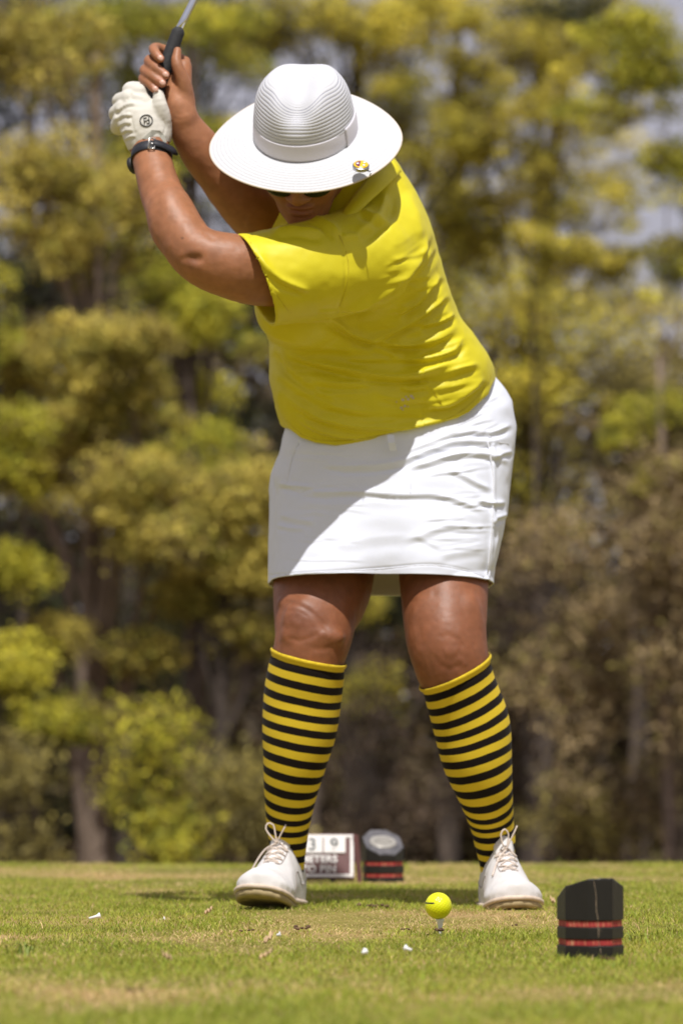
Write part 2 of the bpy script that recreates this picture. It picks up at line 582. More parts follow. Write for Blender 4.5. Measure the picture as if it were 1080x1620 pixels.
PAL = {
    'olive':  [((0.74, 0.61, 0.075), 4), ((0.58, 0.48, 0.06), 4), ((0.34, 0.32, 0.04), 3), ((0.15, 0.115, 0.035), 3)],
    'lime':   [((0.68, 0.60, 0.055), 4), ((0.48, 0.45, 0.042), 4), ((0.22, 0.235, 0.024), 4), ((0.22, 0.16, 0.045), 2)],
    'straw':  [((0.76, 0.61, 0.12), 4), ((0.58, 0.465, 0.085), 4), ((0.33, 0.31, 0.05), 3), ((0.16, 0.115, 0.04), 3)],
    'dark':   [((0.028, 0.034, 0.008), 4), ((0.060, 0.064, 0.013), 3), ((0.018, 0.016, 0.007), 4)],  # leaf colours darkened to stand for the shaded gaps of the wood
    'brown':  [((0.34, 0.245, 0.12), 4), ((0.46, 0.335, 0.155), 3), ((0.20, 0.14, 0.075), 4), ((0.40, 0.33, 0.09), 2)],
    'umber':  [((0.13, 0.088, 0.055), 4), ((0.19, 0.13, 0.075), 2), ((0.07, 0.046, 0.03), 5), ((0.20, 0.165, 0.05), 1)],
    'dusk':   [((0.33, 0.27, 0.075), 4), ((0.46, 0.375, 0.09), 3), ((0.15, 0.12, 0.04), 4)],
}

def leaves(clusters, per, size, pal, droop=0.5, flat=0.65, fill=0.75):
    """clusters: N x 4 (centre, radius). Leaf faces spread through each clump."""
    cl = np.asarray(clusters, float); n = len(cl)
    cnt = np.maximum(6, (per * (cl[:, 3] / cl[:, 3].mean()) ** 2).astype(int))
    ci = np.repeat(np.arange(n), cnt); m = len(ci)
    d = rng.normal(size=(m, 3)); d /= np.linalg.norm(d, axis=1)[:, None]
    rad = cl[ci, 3] * rng.random(m) ** (1 / 2.4)
    off = d * rad[:, None]; off[:, 2] *= flat
    off[:, 2] -= droop * 0.3 * (rad ** 2 / np.maximum(cl[ci, 3], 0.01)) * rng.random(m)
    c = cl[ci, :3] + off
    s = size * (0.55 + 0.9 * rng.random(m))
    nrm = rng.normal(size=(m, 3)) + np.array([0, -0.75, 1.0]); nrm /= np.linalg.norm(nrm, axis=1)[:, None]
    a = rng.normal(size=(m, 3)); a -= nrm * (a * nrm).sum(1)[:, None]; a /= np.linalg.norm(a, axis=1)[:, None]
    b = np.cross(nrm, a)
    L = s[:, None] * a; W = (s * 0.42)[:, None] * b
    V = np.stack([c - L, c + W * 0.9 - L * 0.1, c + L, c - W * 0.9 - L * 0.1], 1).reshape(-1, 3)
    Q = np.arange(m * 4).reshape(-1, 4)
    cols = np.array([p[0] for p in PAL[pal]]); wt = np.array([p[1] for p in PAL[pal]], float); wt /= wt.sum()
    # each clump has its own mix of young and old leaves
    clump = rng.choice(len(cols), size=n, p=wt)
    own = rng.choice(len(cols), size=m, p=wt)
    pick = np.where(rng.random(m) < 0.6, clump[ci], own)
    tone = cols[pick] * (0.6 + 0.65 * rng.random((m, 1))) * (0.62 + 0.62 * rng.random((n, 1)))[ci]
    return V, Q, np.repeat(tone, 4, axis=0)

def wood(base, top, r0, limbs, bark, clusters=None, wob=0.12):
    """Trunk with a flared foot and limbs that reach the clumps."""
    base = np.asarray(base, float); top = np.asarray(top, float)
    t = np.linspace(0, 1, 9)[:, None]
    p = base + (top - base) * t
    H = np.linalg.norm(top - base)
    p[1:, :2] += rng.normal(size=(8, 2)) * wob * 0.22 * (1 - 0.4 * t[1:]) * min(1, H / 5)
    r = r0 * (1 - 0.72 * t[:, 0]); r[0] *= 1.35
    parts = [tube(p, r, 9, step=H / 18)]
    if clusters is not None:
        cl = np.asarray(clusters)
        for k in rng.permutation(len(cl))[:limbs]:
            c = cl[k, :3]
            f = np.clip((c[2] - base[2]) / max(H, 0.1) - 0.18 - 0.15 * rng.random(), 0.12, 0.95)
            i = f * 8; a = p[int(i)] + (p[min(int(i) + 1, 8)] - p[int(i)]) * (i - int(i))
            mid = a * 0.45 + c * 0.55 + np.array([0, 0, 0.10 * np.linalg.norm(c - a)]) + rng.normal(size=3) * 0.08
            rr = r0 * (0.34 * (1 - f) + 0.10)
            parts.append(tube(np.array([a, mid, c]), [rr, rr * 0.6, rr * 0.18], 6, step=0.25, cap=False))
            for q in range(2):
                e = mid + (c - mid) * (0.3 + 0.5 * rng.random()) 
                parts.append(tube(np.array([e, e + rng.normal(size=3) * 0.28 * cl[k, 3] / 0.4]), [rr * 0.3, rr * 0.08], 5, cap=False))
    return join(parts)

def tree(name, label, base_px, Y, trunk_r, boughs, pal, per, size, bark=None, cat='tree', group=None, top_py=None, limbs=14,
         clump=(0.13, 0.30), dens=1.0, flat=0.65, fork=None):
    """boughs: (px, py, dY, rx, ry, number of clumps) around the tree at depth Y."""
    k = Y / FPX
    x0 = (base_px - 540) * k
    bz = float(ground_z(np.array([x0]), np.array([Y]))[0]) - 0.1
    cl = []
    for (px, py, dY, rx, ry, num) in boughs:
        c = P(px, py, Y + dY)
        left = int(num * dens * 2.2); ext = np.array([rx * k, max(rx, ry) * k * 0.8, ry * k])
        while left > 0:      # foliage hangs in sprays that thin out towards their tips
            s0 = rng.normal(size=3) * 0.38
            dr = rng.normal(size=3); dr[2] = dr[2] * 0.45 - 0.35; dr /= np.linalg.norm(dr)
            ln = 0.7 + 0.7 * rng.random(); m_ = rng.integers(3, 7)
            for q in np.linspace(0, 1, m_):
                rad_ = clump[1] * (1 - 0.62 * q) * (0.75 + 0.5 * rng.random())
                cl.append((*(c + (s0 + dr * ln * q + rng.normal(size=3) * 0.07) * ext), max(rad_, clump[0] * 0.8)))
            left -= m_
    cl = np.array(cl); per = per / 2.9
    topz = cl[:, 2].max() - 0.3 if top_py is None else P(0, top_py, Y)[2]
    root = empty(name, (x0, Y, bz))
    cx = cl[:, 0].mean()
    V, F = wood((x0, Y, bz), (x0 * 0.75 + cx * 0.25, Y + 0.15, topz), trunk_r, limbs, bark, cl)
    if fork is not None:
        a = np.array([x0, Y, bz]) + np.array([0.02, 0, fork[0]])
        e = P(fork[1], fork[2], Y)
        V, F = join([(V, F), tube(np.array([a, (a + e) / 2 + np.array([0.05, 0, -0.1]), e]), [trunk_r * .8, trunk_r * .6, trunk_r * .4], 8, step=.2)])
    hold(mesh_obj('trunk', V, F, bark or M_BARK), root)
    V, Q, tone = leaves(cl, per, size, pal, flat=flat)
    o = mesh_obj('crown', V, Q, M_LEAF, smooth=False)
    point_col(o, 'tone', tone)
    hold(o, root)
    tag(root, label, cat, group)
    return root

GT = 'trees of the wood behind the tee'
tree('leafy_tree', 'tall olive leaved tree with a thick pale bare trunk at the left of the wood', 152, 27.0, 0.15,
     [(60, 60, 0, 110, 90, 20), (70, 260, -.5, 110, 110, 30), (190, 330, 0.3, 100, 90, 16), (40, 560, 0, 90, 110, 22), (170, 560, -.8, 110, 90, 24),
      (60, 730, .3, 90, 50, 12), (215, 770, -1.0, 100, 60, 22), (110, 670, -0.6, 80, 40, 9), (270, 850, -1.2, 60, 30, 9), (110, 1000, -.6, 40, 45, 6), (235, 1040, -.9, 45, 30, 7)],
     'straw', 520, 0.0235, M_BARK_PALE, group=GT, limbs=26)
tree('leafy_tree', 'yellow green tree rising behind the golfer’s raised hands', 305, 30.0, 0.13,
     [(160, 40, 0, 120, 70, 18), (330, 60, .4, 90, 90, 14), (300, 230, 0, 100, 80, 14), (330, 510, -.3, 80, 60, 9), (250, 440, 0, 70, 50, 8),
      (330, 740, -.8, 90, 90, 20), (370, 860, -.6, 60, 60, 10), (210, 200, .5, 80, 70, 8), (310, 620, 0.4, 40, 40, 3)],
     'lime', 520, 0.0235, M_BARK, group=GT, limbs=22)
tree('leafy_tree', 'dark stemmed tree directly behind the golfer’s hat', 560, 32.0, 0.14,
     [(480, 40, 0, 120, 70, 16), (620, 60, -.3, 110, 90, 22), (560, 200, 0, 110, 80, 14), (690, 200, -.5, 90, 90, 18), (430, 240, 0, 90, 80, 10), (690, 360, 0, 80, 70, 10),
      (560, 960, 0, 60, 70, 8), (590, 1060, 0, 50, 50, 6)],
     'olive', 520, 0.0235, M_BARK_DARK, group=GT, limbs=22)
tree('leafy_tree', 'airy yellow leaved tree with sky showing through its crown at the upper right', 850, 31.5, 0.04,
     [(780, 50, 0, 110, 60, 20), (770, 220, -.5, 90, 90, 24), (860, 290, 0, 90, 80, 30), (760, 340, 0, 70, 60, 16), (930, 70, .4, 100, 60, 18), (900, 390, -.4, 110, 50, 20), (990, 250, 0, 70, 150, 12), (730, 130, 0, 60, 60, 10), (860, 170, 0, 90, 70, 14), (980, 420, 0, 80, 60, 8), (720, 430, 0, 60, 60, 8)],
     'olive', 330, 0.022, M_BARK, group=GT, limbs=3, clump=(0.08, 0.22), top_py=330, dens=0.85)
tree('leafy_tree', 'loose crowned tree on a pale forked trunk at the right end of the wood', 1052, 26.5, 0.075,
     [(1010, 40, 0, 100, 70, 24), (1050, 130, 0, 80, 60, 16), (1110, 300, 0, 80, 100, 16), (1050, 420, 0.3, 60, 40, 6), (970, 170, 0, 70, 50, 8), (1060, 240, 0, 70, 90, 12), (1000, 640, -.3, 70, 50, 8), (1050, 760, -.4, 70, 60, 9)],
     'lime', 330, 0.022, M_BARK_PALE, group=GT, limbs=3, clump=(0.08, 0.22), dens=0.8, fork=(0.9, 1125, 1080), top_py=560)
tree('leafy_tree', 'drooping straw coloured tree between the golfer and the pale trunk on the left', 345, 26.0, 0.09,
     [(340, 780, 0, 80, 60, 14), (400, 900, 0, 60, 50, 10), (300, 950, 0.2, 50, 40, 7), (420, 780, 0, 50, 60, 8), (390, 1000, .2, 50, 30, 6)],
     'straw', 520, 0.0235, M_BARK_DARK, group=GT, limbs=12)
tree('leafy_tree', 'small green tree at the far left edge of the wood', -20, 25.5, 0.09,
     [(0, 900, 0, 50, 50, 9), (10, 1060, 0, 50, 60, 9), (80, 1140, -.2, 70, 30, 8), (20, 700, 0, 60, 70, 10), (-60, 500, 0, 90, 120, 16)],
     'lime', 520, 0.0235, M_BARK_DARK, group=GT, limbs=12)
# trees further back, whose tops end below the sky on the right
back = [
    ('tall thin leaved tree far behind at the top right', 700, 48.0, [(640, 20, 0, 120, 40, 20), (800, 10, 0, 120, 40, 18), (960, 10, 0, 110, 40, 16), (700, 300, 0, 60, 90, 14), (760, 420, 0, 80, 50, 12), (880, 470, 0, 110, 40, 16), (1000, 480, 0, 90, 40, 12), (950, 300, 0, 80, 60, 8)], 'olive', 0.05),
    ('tall thin leaved tree far behind at the top left', 200, 49.0, [(60, 20, 0, 120, 60, 20), (230, 20, 0, 110, 50, 18), (380, 30, 0, 110, 60, 20), (330, 180, 0, 80, 80, 12), (60, 420, 0, 80, 60, 10)], 'dark', 0.06),
    ('dull olive tree in the second row behind the golfer’s skirt', 840, 39.0, [(850, 540, 0, 110, 60, 16), (830, 640, 0, 120, 70, 20), (800, 760, 0, 110, 70, 14), (760, 470, 0, 80, 60, 12), (850, 830, 0, 60, 40, 8)], 'olive', 0.055),
    ('broad dull tree in the second row at the right edge', 1010, 41.0, [(1000, 560, 0, 110, 70, 18), (960, 660, 0, 120, 80, 22), (1070, 640, 0, 90, 100, 16), (1040, 760, 0, 90, 60, 12)], 'dusk', 0.055),
    ('shade-coloured tree in the second row at the far left', 40, 40.0, [(20, 120, 0, 160, 140, 26), (60, 430, 0, 150, 160, 30), (40, 720, 0, 150, 140, 26), (60, 960, 0, 140, 120, 20)], 'dark', 0.06),
    ('shade-coloured tree behind the golfer’s elbows', 300, 42.0, [(270, 150, 0, 150, 150, 24), (330, 430, 0, 150, 150, 30), (330, 700, 0, 150, 140, 28), (300, 940, 0, 140, 120, 22)], 'dark', 0.06),
    ('shade-coloured tree behind the golfer’s shirt', 570, 43.0, [(520, 120, 0, 150, 130, 20), (560, 400, 0, 150, 150, 26), (590, 690, 0, 150, 140, 24), (600, 920, 0, 150, 120, 22)], 'dark', 0.06),
    ('dark tree showing between the golden leaves at the top right', 860, 45.0, [(870, 30, 0, 70, 50, 12), (880, 100, 0, 40, 30, 5), (740, 190, 0, 50, 70, 8)], 'dark', 0.055),
]
for lab, bx, Y, bo, pal, sz in back:
    tree('woodland_tree', lab, bx, Y, 0.16, bo, pal, 210, sz * 0.72, M_BARK_DARK, group='second row of trees in the wood', limbs=16, clump=(0.22, 0.5))

# thicket below the trees
GS = 'shrubs of the thicket under the trees'
sh = [
    ('rounded olive shrub left of the golfer’s striped sock', 330, 25.0, [(330, 1230, 0, 95, 75, 16), (290, 1310, 0, 80, 40, 8), (390, 1290, 0, 60, 60, 9)], 'dusk', 0.04),
    ('low green shrub in front of the pale trunk', 215, 24.6, [(232, 1150, 0, 50, 30, 6), (225, 1240, .2, 40, 35, 5), (250, 1320, 0, 50, 40, 5)], 'lime', 0.04),
    ('low olive shrub at the far left beside the dark hollow', 15, 24.5, [(15, 1240, 0, 50, 90, 10), (40, 1330, 0, 55, 30, 6)], 'dusk', 0.04),
    ('bare brown shrub behind the striped sock on the left', 470, 31.0, [(470, 1150, 0, 90, 110, 14), (450, 1290, 0, 100, 70, 10)], 'umber', 0.04),
    ('bare brown shrub seen between the golfer’s legs', 620, 30.5, [(620, 1120, 0, 90, 110, 13), (610, 1270, 0, 110, 80, 12)], 'umber', 0.04),
    ('bare brown shrub behind the striped sock on the right', 800, 28.5, [(820, 960, 0, 80, 90, 12), (790, 1120, 0, 90, 100, 14), (800, 1280, 0, 100, 80, 12)], 'umber', 0.045),
    ('tall bare brown thicket shrub right of the golfer', 930, 27.5, [(910, 850, 0, 90, 90, 12), (950, 960, 0, 90, 90, 14), (930, 1100, 0, 100, 100, 15), (930, 1270, 0, 110, 80, 12)], 'brown', 0.045),
    ('tall brown thicket shrub hiding the upper part of the pale forked trunk', 1085, 26.0, [(1050, 780, 0, 60, 60, 9), (1050, 880, 0, 70, 80, 14), (1060, 1000, 0, 70, 70, 14), (1090, 1110, 0, 40, 60, 6)], 'brown', 0.045),
    ('small olive shrub at the foot of the thicket on the right', 900, 27.5, [(905, 1290, 0, 70, 45, 7), (980, 1320, 0, 50, 30, 4)], 'dusk', 0.04),
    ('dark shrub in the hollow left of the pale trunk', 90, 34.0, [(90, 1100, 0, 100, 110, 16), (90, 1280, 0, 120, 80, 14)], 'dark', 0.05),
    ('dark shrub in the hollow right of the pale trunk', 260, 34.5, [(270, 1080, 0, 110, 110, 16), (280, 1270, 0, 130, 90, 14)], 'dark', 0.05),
]
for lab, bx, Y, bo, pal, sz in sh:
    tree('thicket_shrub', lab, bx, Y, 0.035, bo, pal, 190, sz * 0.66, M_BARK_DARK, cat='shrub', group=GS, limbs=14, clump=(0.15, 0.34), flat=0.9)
# the deep wood beyond reads as one dark mass
cl = []
for _ in range(1150):
    yy = 50 + 12 * rng.random()
    pxx = -250 + 1580 * rng.random()
    if _ % 4 == 3: pxx = 540 + (pxx - 540) * 3.2
    topp = 380 if pxx < 640 else 560
    if _ % 2: topp = 880
    cl.append((*P(pxx, topp + (1330 - topp) * rng.random() + 20, yy), 0.6 + 0.6 * rng.random()))
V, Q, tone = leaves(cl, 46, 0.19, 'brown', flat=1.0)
o = mesh_obj('deep_woods', V, Q, M_LEAF, smooth=False); point_col(o, 'tone', tone * 0.4)  # tones scaled down: deep shade is put into the leaf colour
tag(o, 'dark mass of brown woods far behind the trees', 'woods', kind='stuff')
# the wood goes on to both sides of what the photograph shows
for sd, words in ((-1, 'olive wood going on to the left beyond the trees'), (1, 'olive wood going on to the right beyond the trees')):
    parts_v, parts_q, parts_t, off = [], [], [], 0
    for pal_, cnt_, zlo, zhi in (('olive', 150, 1.2, 8.5), ('straw', 90, 0.5, 6.5), ('dark', 170, -1.0, 8.0), ('brown', 110, -1.3, 2.2)):
        cl = []
        for _ in range(cnt_):
            yy = 27 + 20 * rng.random()
            xx = sd * (0.0985 * yy + 1.0 + 11 * rng.random() ** 0.9)
            cl.append((xx, yy, zlo + (zhi - zlo) * rng.random(), 0.35 + 0.5 * rng.random()))
        V, Q, tone = leaves(cl, 75, 0.075, pal_)
        parts_v.append(V); parts_q.append(Q + off); parts_t.append(tone); off += len(V)
    for _ in range(14):
        yy = 28 + 16 * rng.random(); xx = sd * (0.0985 * yy + 1.2 + 10 * rng.random())
        V, F = tube(np.array([(xx, yy, -2.6), (xx + .1, yy, 2.0), (xx - .1, yy, 6.5)]), [.16, .12, .05], 8, cap=False, step=.8)
        parts_v.append(V); parts_q.append(np.array(F) + off); parts_t.append(np.full((len(V), 3), (0.10, 0.075, 0.055))); off += len(V)
    o = mesh_obj('side_woods', np.concatenate(parts_v), np.concatenate(parts_q), M_LEAF, smooth=False)
    point_col(o, 'tone', np.concatenate(parts_t))
    tag(o, words, 'woods', kind='stuff')
# thin bare stems standing in the thicket
for px, Y, r, pyt, lab in [(560, 33, .05, 820, 'thin dark stem seen between the golfer’s knees'), (850, 32, .045, 700, 'thin dark stem just right of the golfer’s skirt'),
                      (985, 31, .05, 760, 'thin straight stem in the middle of the right thicket'), (690, 34, .06, 900, 'dark stem behind the yellow ball'),
                      (505, 30, .07, 850, 'brown stem standing behind the distance sign'), (60, 29, .06, 800, 'dark stem at the left beside the hollow')]:
    b = P(px, 1500, Y); b[2] = ground_z(np.array([b[0]]), np.array([b[1]]))[0] - 0.1
    t = P(px + 25 * rng.normal(), pyt, Y)
    twigs = np.array([(*(t + rng.normal(size=3) * np.array([0.35, 0.3, 0.5])), 0.2) for _ in range(7)])
    root = empty('sapling', b)
    V, F = wood(b, t, r, 7, M_BARK, twigs, wob=0.25)
    hold(mesh_obj('trunk', V, F, M_BARK), root)
    V, Q, tone = leaves(twigs, 25, 0.04, 'brown'); o = mesh_obj('crown', V, Q, M_LEAF, smooth=False); point_col(o, 'tone', tone); hold(o, root)
    tag(root, lab, 'tree', 'bare saplings in the thicket')

# ================================================================ THE GOLFER
golfer = empty('person', (0.02, 6.55, 0.0))
tag(golfer, 'person in a white hat, yellow shirt and white skirt swinging a golf club', 'person')
def px_m(r, Y): return r * Y / FPX

def chain_px(pts):
    """(px, py, Y, r_px) -> points, radii in metres"""
    p = np.array([P(a, b, y) for a, b, y, _ in pts]); r = np.array([px_m(q, y) for _, _, y, q in pts])
    return p, r

LEG_L = chain_px([(522, 770, 6.71, 88), (516, 850, 6.66, 83), (510, 925, 6.60, 78), (500, 970, 6.555, 67), (496, 1005, 6.53, 61), (489, 1035, 6.525, 57.5), (484, 1065, 6.535, 58.5),
                  (479, 1100, 6.55, 59.5), (474, 1150, 6.56, 57), (467, 1200, 6.57, 48.5), (460, 1250, 6.59, 40), (456, 1300, 6.62, 32.5), (456, 1330, 6.632, 28), (456, 1360, 6.640, 24), (456, 1394, 6.642, 21)])
LEG_R = chain_px([(706, 770, 6.69, 82), (704, 850, 6.64, 76), (702, 905, 6.58, 71.5), (703, 960, 6.53, 67.5), (705, 1005, 6.495, 64), (713, 1045, 6.485, 60), (724, 1080, 6.495, 56),
                  (734, 1110, 6.51, 57), (746, 1150, 6.525, 58.5), (754, 1200, 6.535, 53), (766, 1250, 6.555, 42), (777, 1300, 6.60, 33), (782, 1330, 6.612, 30.5), (785, 1360, 6.625, 26), (786, 1394, 6.628, 22)])
ARM_L = chain_px([(575, 405, 6.40, 66), (480, 425, 6.33, 60), (410, 428, 6.285, 56), (370, 422, 6.265, 52.5), (327, 409, 6.26, 47), (301, 390, 6.268, 42.5), (284, 363, 6.285, 40), (270, 336, 6.31, 37.5), (257, 309, 6.335, 34.5), (247, 278, 6.36, 32),
                  (240, 250, 6.385, 30.5), (237, 232, 6.40, 29), (232, 216, 6.412, 24)])
ARM_R = chain_px([(480, 348, 6.59, 62), (440, 342, 6.56, 56), (410, 334, 6.52, 50), (392, 318, 6.49, 48), (370, 296, 6.47, 43.5), (345, 268, 6.455, 39), (320, 240, 6.44, 35), (298, 207, 6.425, 28.5), (289, 186, 6.415, 22.5), (285, 168, 6.41, 21)])
GY = 6.41
def hand_chain(pts):
    p = np.array([P(a, b, GY + dy) for a, b, dy, _ in pts]); r = np.array([px_m(q, GY) for *_, q in pts])
    return p, r
RIGHT_FINGERS = [
    [(293, 98, .040, 9), (256, 78, .036, 8.6), (244, 77, .016, 8.4), (246, 84, -.014, 8.0), (254, 93, -.024, 7.0)],
    [(292, 113, .040, 9.3), (248, 96, .034, 9), (236, 97, .012, 8.8), (246, 107, -.016, 8.4), (262, 119, -.027, 7.2)],
    [(290, 128, .038, 9), (242, 112, .032, 8.6), (229, 111, .010, 8.4), (241, 121, -.018, 8.0), (257, 132, -.028, 7.0)],
    [(284, 143, .035, 8), (238, 126, .030, 7.6), (226, 124, .010, 7.4), (235, 132, -.014, 7.0), (246, 142, -.024, 6.2)],
]
RIGHT_THUMB = [(294, 160, .000, 15), (291, 132, -.016, 12), (283, 110, -.022, 9.8), (279, 98, -.021, 8.8), (281, 80, -.013, 6.2)]
LEFT_FINGERS = [
    [(220, 146, -.006, 12.5), (206, 143, .020, 11.5), (216, 140, .038, 10), (240, 146, .040, 9), (254, 158, .022, 8)],
    [(206, 156, -.006, 13), (190, 160, .024, 11.5), (204, 160, .044, 10), (232, 166, .044, 9), (244, 176, .022, 8)],
    [(196, 172, -.004, 13), (184, 180, .026, 11), (198, 182, .046, 10), (226, 186, .044, 9), (238, 192, .022, 8)],
    [(192, 190, .000, 12), (186, 202, .026, 10), (200, 204, .044, 9), (222, 206, .040, 8), (232, 210, .022, 7)],
]
LEFT_THUMB = [(254, 214, .000, 16), (257, 190, -.014, 13.5), (253, 168, -.026, 11), (251, 150, -.024, 7.5)]

def add_right_hand(v, g=0.0):
    p, r = hand_chain([(292, 186, 0, 21), (284, 164, .004, 23), (281, 146, .008, 23), (286, 124, .016, 18), (291, 106, .024, 13)])
    v.chain(p, r + g, k=0.008)
    for f in RIGHT_FINGERS:
        p, r = hand_chain(f); v.chain(p, r + g, k=0.0025, pad=0.012)
    p, r = hand_chain(RIGHT_THUMB); v.chain(p, r + g, k=0.006, pad=0.015)

def add_left_hand(v, g=0.0):
    p, r = hand_chain([(237, 236, -.006, 30), (232, 214, -.004, 35), (225, 192, .000, 36), (220, 172, .002, 28)])
    v.chain(p, r + g, k=0.01)
    p, r = hand_chain([(252, 212, -.006, 17), (240, 180, -.006, 20)]); v.chain(p, r + g, k=0.01)
    for f in LEFT_FINGERS:
        p, r = hand_chain(f); v.chain(p, r + g, k=0.005, pad=0.012)
    p, r = hand_chain(LEFT_THUMB); v.chain(p, r + g, k=0.006, pad=0.015)

# head frame
HC = P(481, 232, 6.302)
HU = np.array([-0.06, -0.655, 0.753]); HU /= np.linalg.norm(HU)
HF = np.array([0, -1.0, 0]); HF -= HU * (HF @ HU); HF /= np.linalg.norm(HF)
_q = Matrix.Rotation(R(-10), 3, Vector(HU))
HF = np.array(_q @ Vector(HF))
HR = np.cross(HU, HF)
def H(x, f, u): return HC + x * HR + f * HF + u * HU
HAX = (HR, HF, HU)

# ---- skin
def build_body():
    v = Vol((-0.46, 6.02, 0.02), (0.36, 6.92, 1.62), 0.0031)
    # trunk and hips, hidden by the clothes
    p, r = chain_px([(618, 780, 6.71, 95), (610, 650, 6.70, 90), (585, 545, 6.62, 88), (560, 440, 6.53, 80), (545, 370, 6.48, 62), (530, 300, 6.43, 45)])
    v.chain(p, r, k=0.03)
    p, r = chain_px([(530, 775, 6.71, 84), (610, 770, 6.72, 88), (700, 770, 6.70, 80)]); v.chain(p, r, k=0.03)
    v.chain(*LEG_L, k=0.03); v.chain(*LEG_R, k=0.03)
    p, r = chain_px([(560, 400, 6.46, 60), (540, 350, 6.50, 54), (490, 345, 6.57, 58)]); v.chain(p, r, k=0.03)
    # knees: kneecap and the soft folds round it
    v.ell(P(706, 1022, 6.447), np.eye(3), (.036, .022, .042), k=0.025)
    v.ell(P(722, 1046, 6.442), np.eye(3), (.018, .010, .014), k=0.014)
    v.ell(P(690, 1050, 6.447), np.eye(3), (.016, .010, .015), k=0.016)
    v.ell(P(672, 985, 6.468), np.eye(3), (.020, .018, .045), k=0.02)
    v.ell(P(742, 985, 6.468), np.eye(3), (.018, .016, .045), k=0.02)
    v.ell(P(479, 980, 6.482), np.eye(3), (.034, .018, .034), k=0.02)
    v.ell(P(514, 1008, 6.474), np.eye(3), (.034, .015, .016), k=0.014)
    v.ell(P(464, 1006, 6.482), np.eye(3), (.020, .013, .014), k=0.014)
    v.chain(*chain_px([(446, 952, 6.515, 3), (478, 956, 6.488, 4), (506, 980, 6.482, 4), (520, 996, 6.486, 3)]), k=0.014)
    v.chain(*ARM_L, k=0.012); v.chain(*ARM_R, k=0.012)
    # elbow crease and forearm swell on the near arm
    v.ell(P(304, 409, 6.208), np.eye(3), (.016, .006, .006), k=0.012, sub=True)
    v.ell(P(268, 345, 6.29), np.eye(3), (.030, .03, .05), k=0.03)
    # shoes hold the feet
    for (a, b) in ((P(456, 1392, 6.64), P(432, 1405, 6.52)), (P(786, 1392, 6.625), P(804, 1405, 6.51))):
        v.chain(np.array([a, b]), np.array([.015, .012]), k=0.004)
    add_right_hand(v); add_left_hand(v, -0.0025)
    # neck and head
    v.chain(np.array([P(540, 318, 6.46), H(0.01, -.035, -.085), H(0, -.02, -.03)]), np.array([.058, .052, .055]), k=0.02)
    v.ell(H(0, -.008, .02), HAX, (.074, .096, .100), k=0.02)
    v.ell(H(0, .030, -.05), HAX, (.061, .066, .080), k=0.03)
    v.ell(H(0, .055, -.098), HAX, (.036, .034, .026), k=0.03)            # jaw
    v.ell(H(0, .078, -.106), HAX, (.019, .014, .014), k=0.018)           # chin
    for s in (-1, 1):
        v.ell(H(s * .040, .062, -.040), HAX, (.024, .026, .028), k=0.02)  # cheek
        v.ell(H(s * .031, .086, .018), HAX, (.026, .011, .008), k=0.012)  # brow
        v.ell(H(s * .031, .092, -.004), HAX, (.015, .012, .010), k=0.006) # eyelid
        v.ell(H(s * .014, .101, -.046), HAX, (.010, .012, .008), k=0.008) # nostril wing
        v.ell(H(s * .076, -.002, -.012), HAX, (.010, .018, .030), k=0.008) # ear
    v.chain(np.array([H(0, .088, .005), H(0, .104, -.022), H(0, .112, -.042)]), np.array([.009, .011, .014]), k=0.010)
    v.ell(H(0, .092, -.070), HAX, (.025, .011, .0065), k=0.006)           # upper lip
    v.ell(H(0, .091, -.083), HAX, (.022, .011, .0070), k=0.005)           # lower lip
    v.ell(H(0, .104, -.0765), HAX, (.028, .006, .0012), k=0.004, sub=True)
    V, Q = v.mesh()
    V = relax(V, Q, 2)
    # creases of the knees, wrists and elbow
    N = vnormals(V, Q)
    V = fold(V, N, [(a_, b_ * .6, c_ * 1.1, k_) for a_, b_, c_, k_ in [([(438, 950), (466, 955), (492, 968), (512, 988), (520, 1004)], 3.2, 4.0, 'valley'), ([(446, 968), (470, 966), (492, 978)], 1.6, 3.0, 'valley'),
                    ([(448, 1006), (474, 1014), (500, 1004), (512, 996)], 2.2, 3.5, 'valley'), ([(488, 1024), (510, 1028), (532, 1018)], 2.0, 4.0, 'valley'),
                    ([(450, 990), (462, 985), (478, 990)], 1.8, 6, 'bump'), ([(500, 1006), (512, 1002), (526, 1010)], 2.6, 5.5, 'bump'),
                    ([(690, 1012), (706, 1004), (726, 1012), (734, 1030)], 1.8, 4.5, 'valley'), ([(684, 1030), (694, 1052), (712, 1060), (732, 1050)], 2.2, 4.5, 'valley'),
                    ([(700, 1034), (712, 1030), (722, 1036)], 2.4, 8, 'bump'), ([(722, 1040), (732, 1046), (736, 1056)], 1.8, 4, 'bump'),
                    ([(656, 975), (664, 1000), (668, 1030)], 2.4, 6, 'valley'), ([(650, 950), (654, 970), (650, 990)], 1.2, 5, 'bump'), ([(752, 960), (748, 1000), (752, 1030)], 1.8, 6, 'valley'),
                    ([(318, 368), (330, 372), (342, 382)], 1.6, 3.5, 'valley'), ([(280, 412), (300, 408), (322, 414)], 2.0, 4, 'valley'),
                    ([(272, 186), (284, 190), (300, 186)], 1.0, 2.0, 'valley'), ([(274, 178), (286, 182), (300, 178)], 0.8, 1.8, 'valley'),
                    ([(264, 165), (272, 148), (277, 130)], 1.0, 2.0, 'valley'), ([(268, 124), (276, 130), (283, 142)], 0.8, 2.0, 'valley'),
                    ([(384, 366), (386, 350), (392, 336)], 1.8, 4, 'valley')]])
    V = V + N * (0.0009 * (vnoise(V * 42, 5) - .5) + 0.0007 * (vnoise(V * 110, 6) - .5))[:, None]
    # skin tone map: palm and nails lighter, lips darker, knees a little darker with shade painted into their folds
    tint = np.ones((len(V), 3)) * np.array([0.345, 0.150, 0.070])
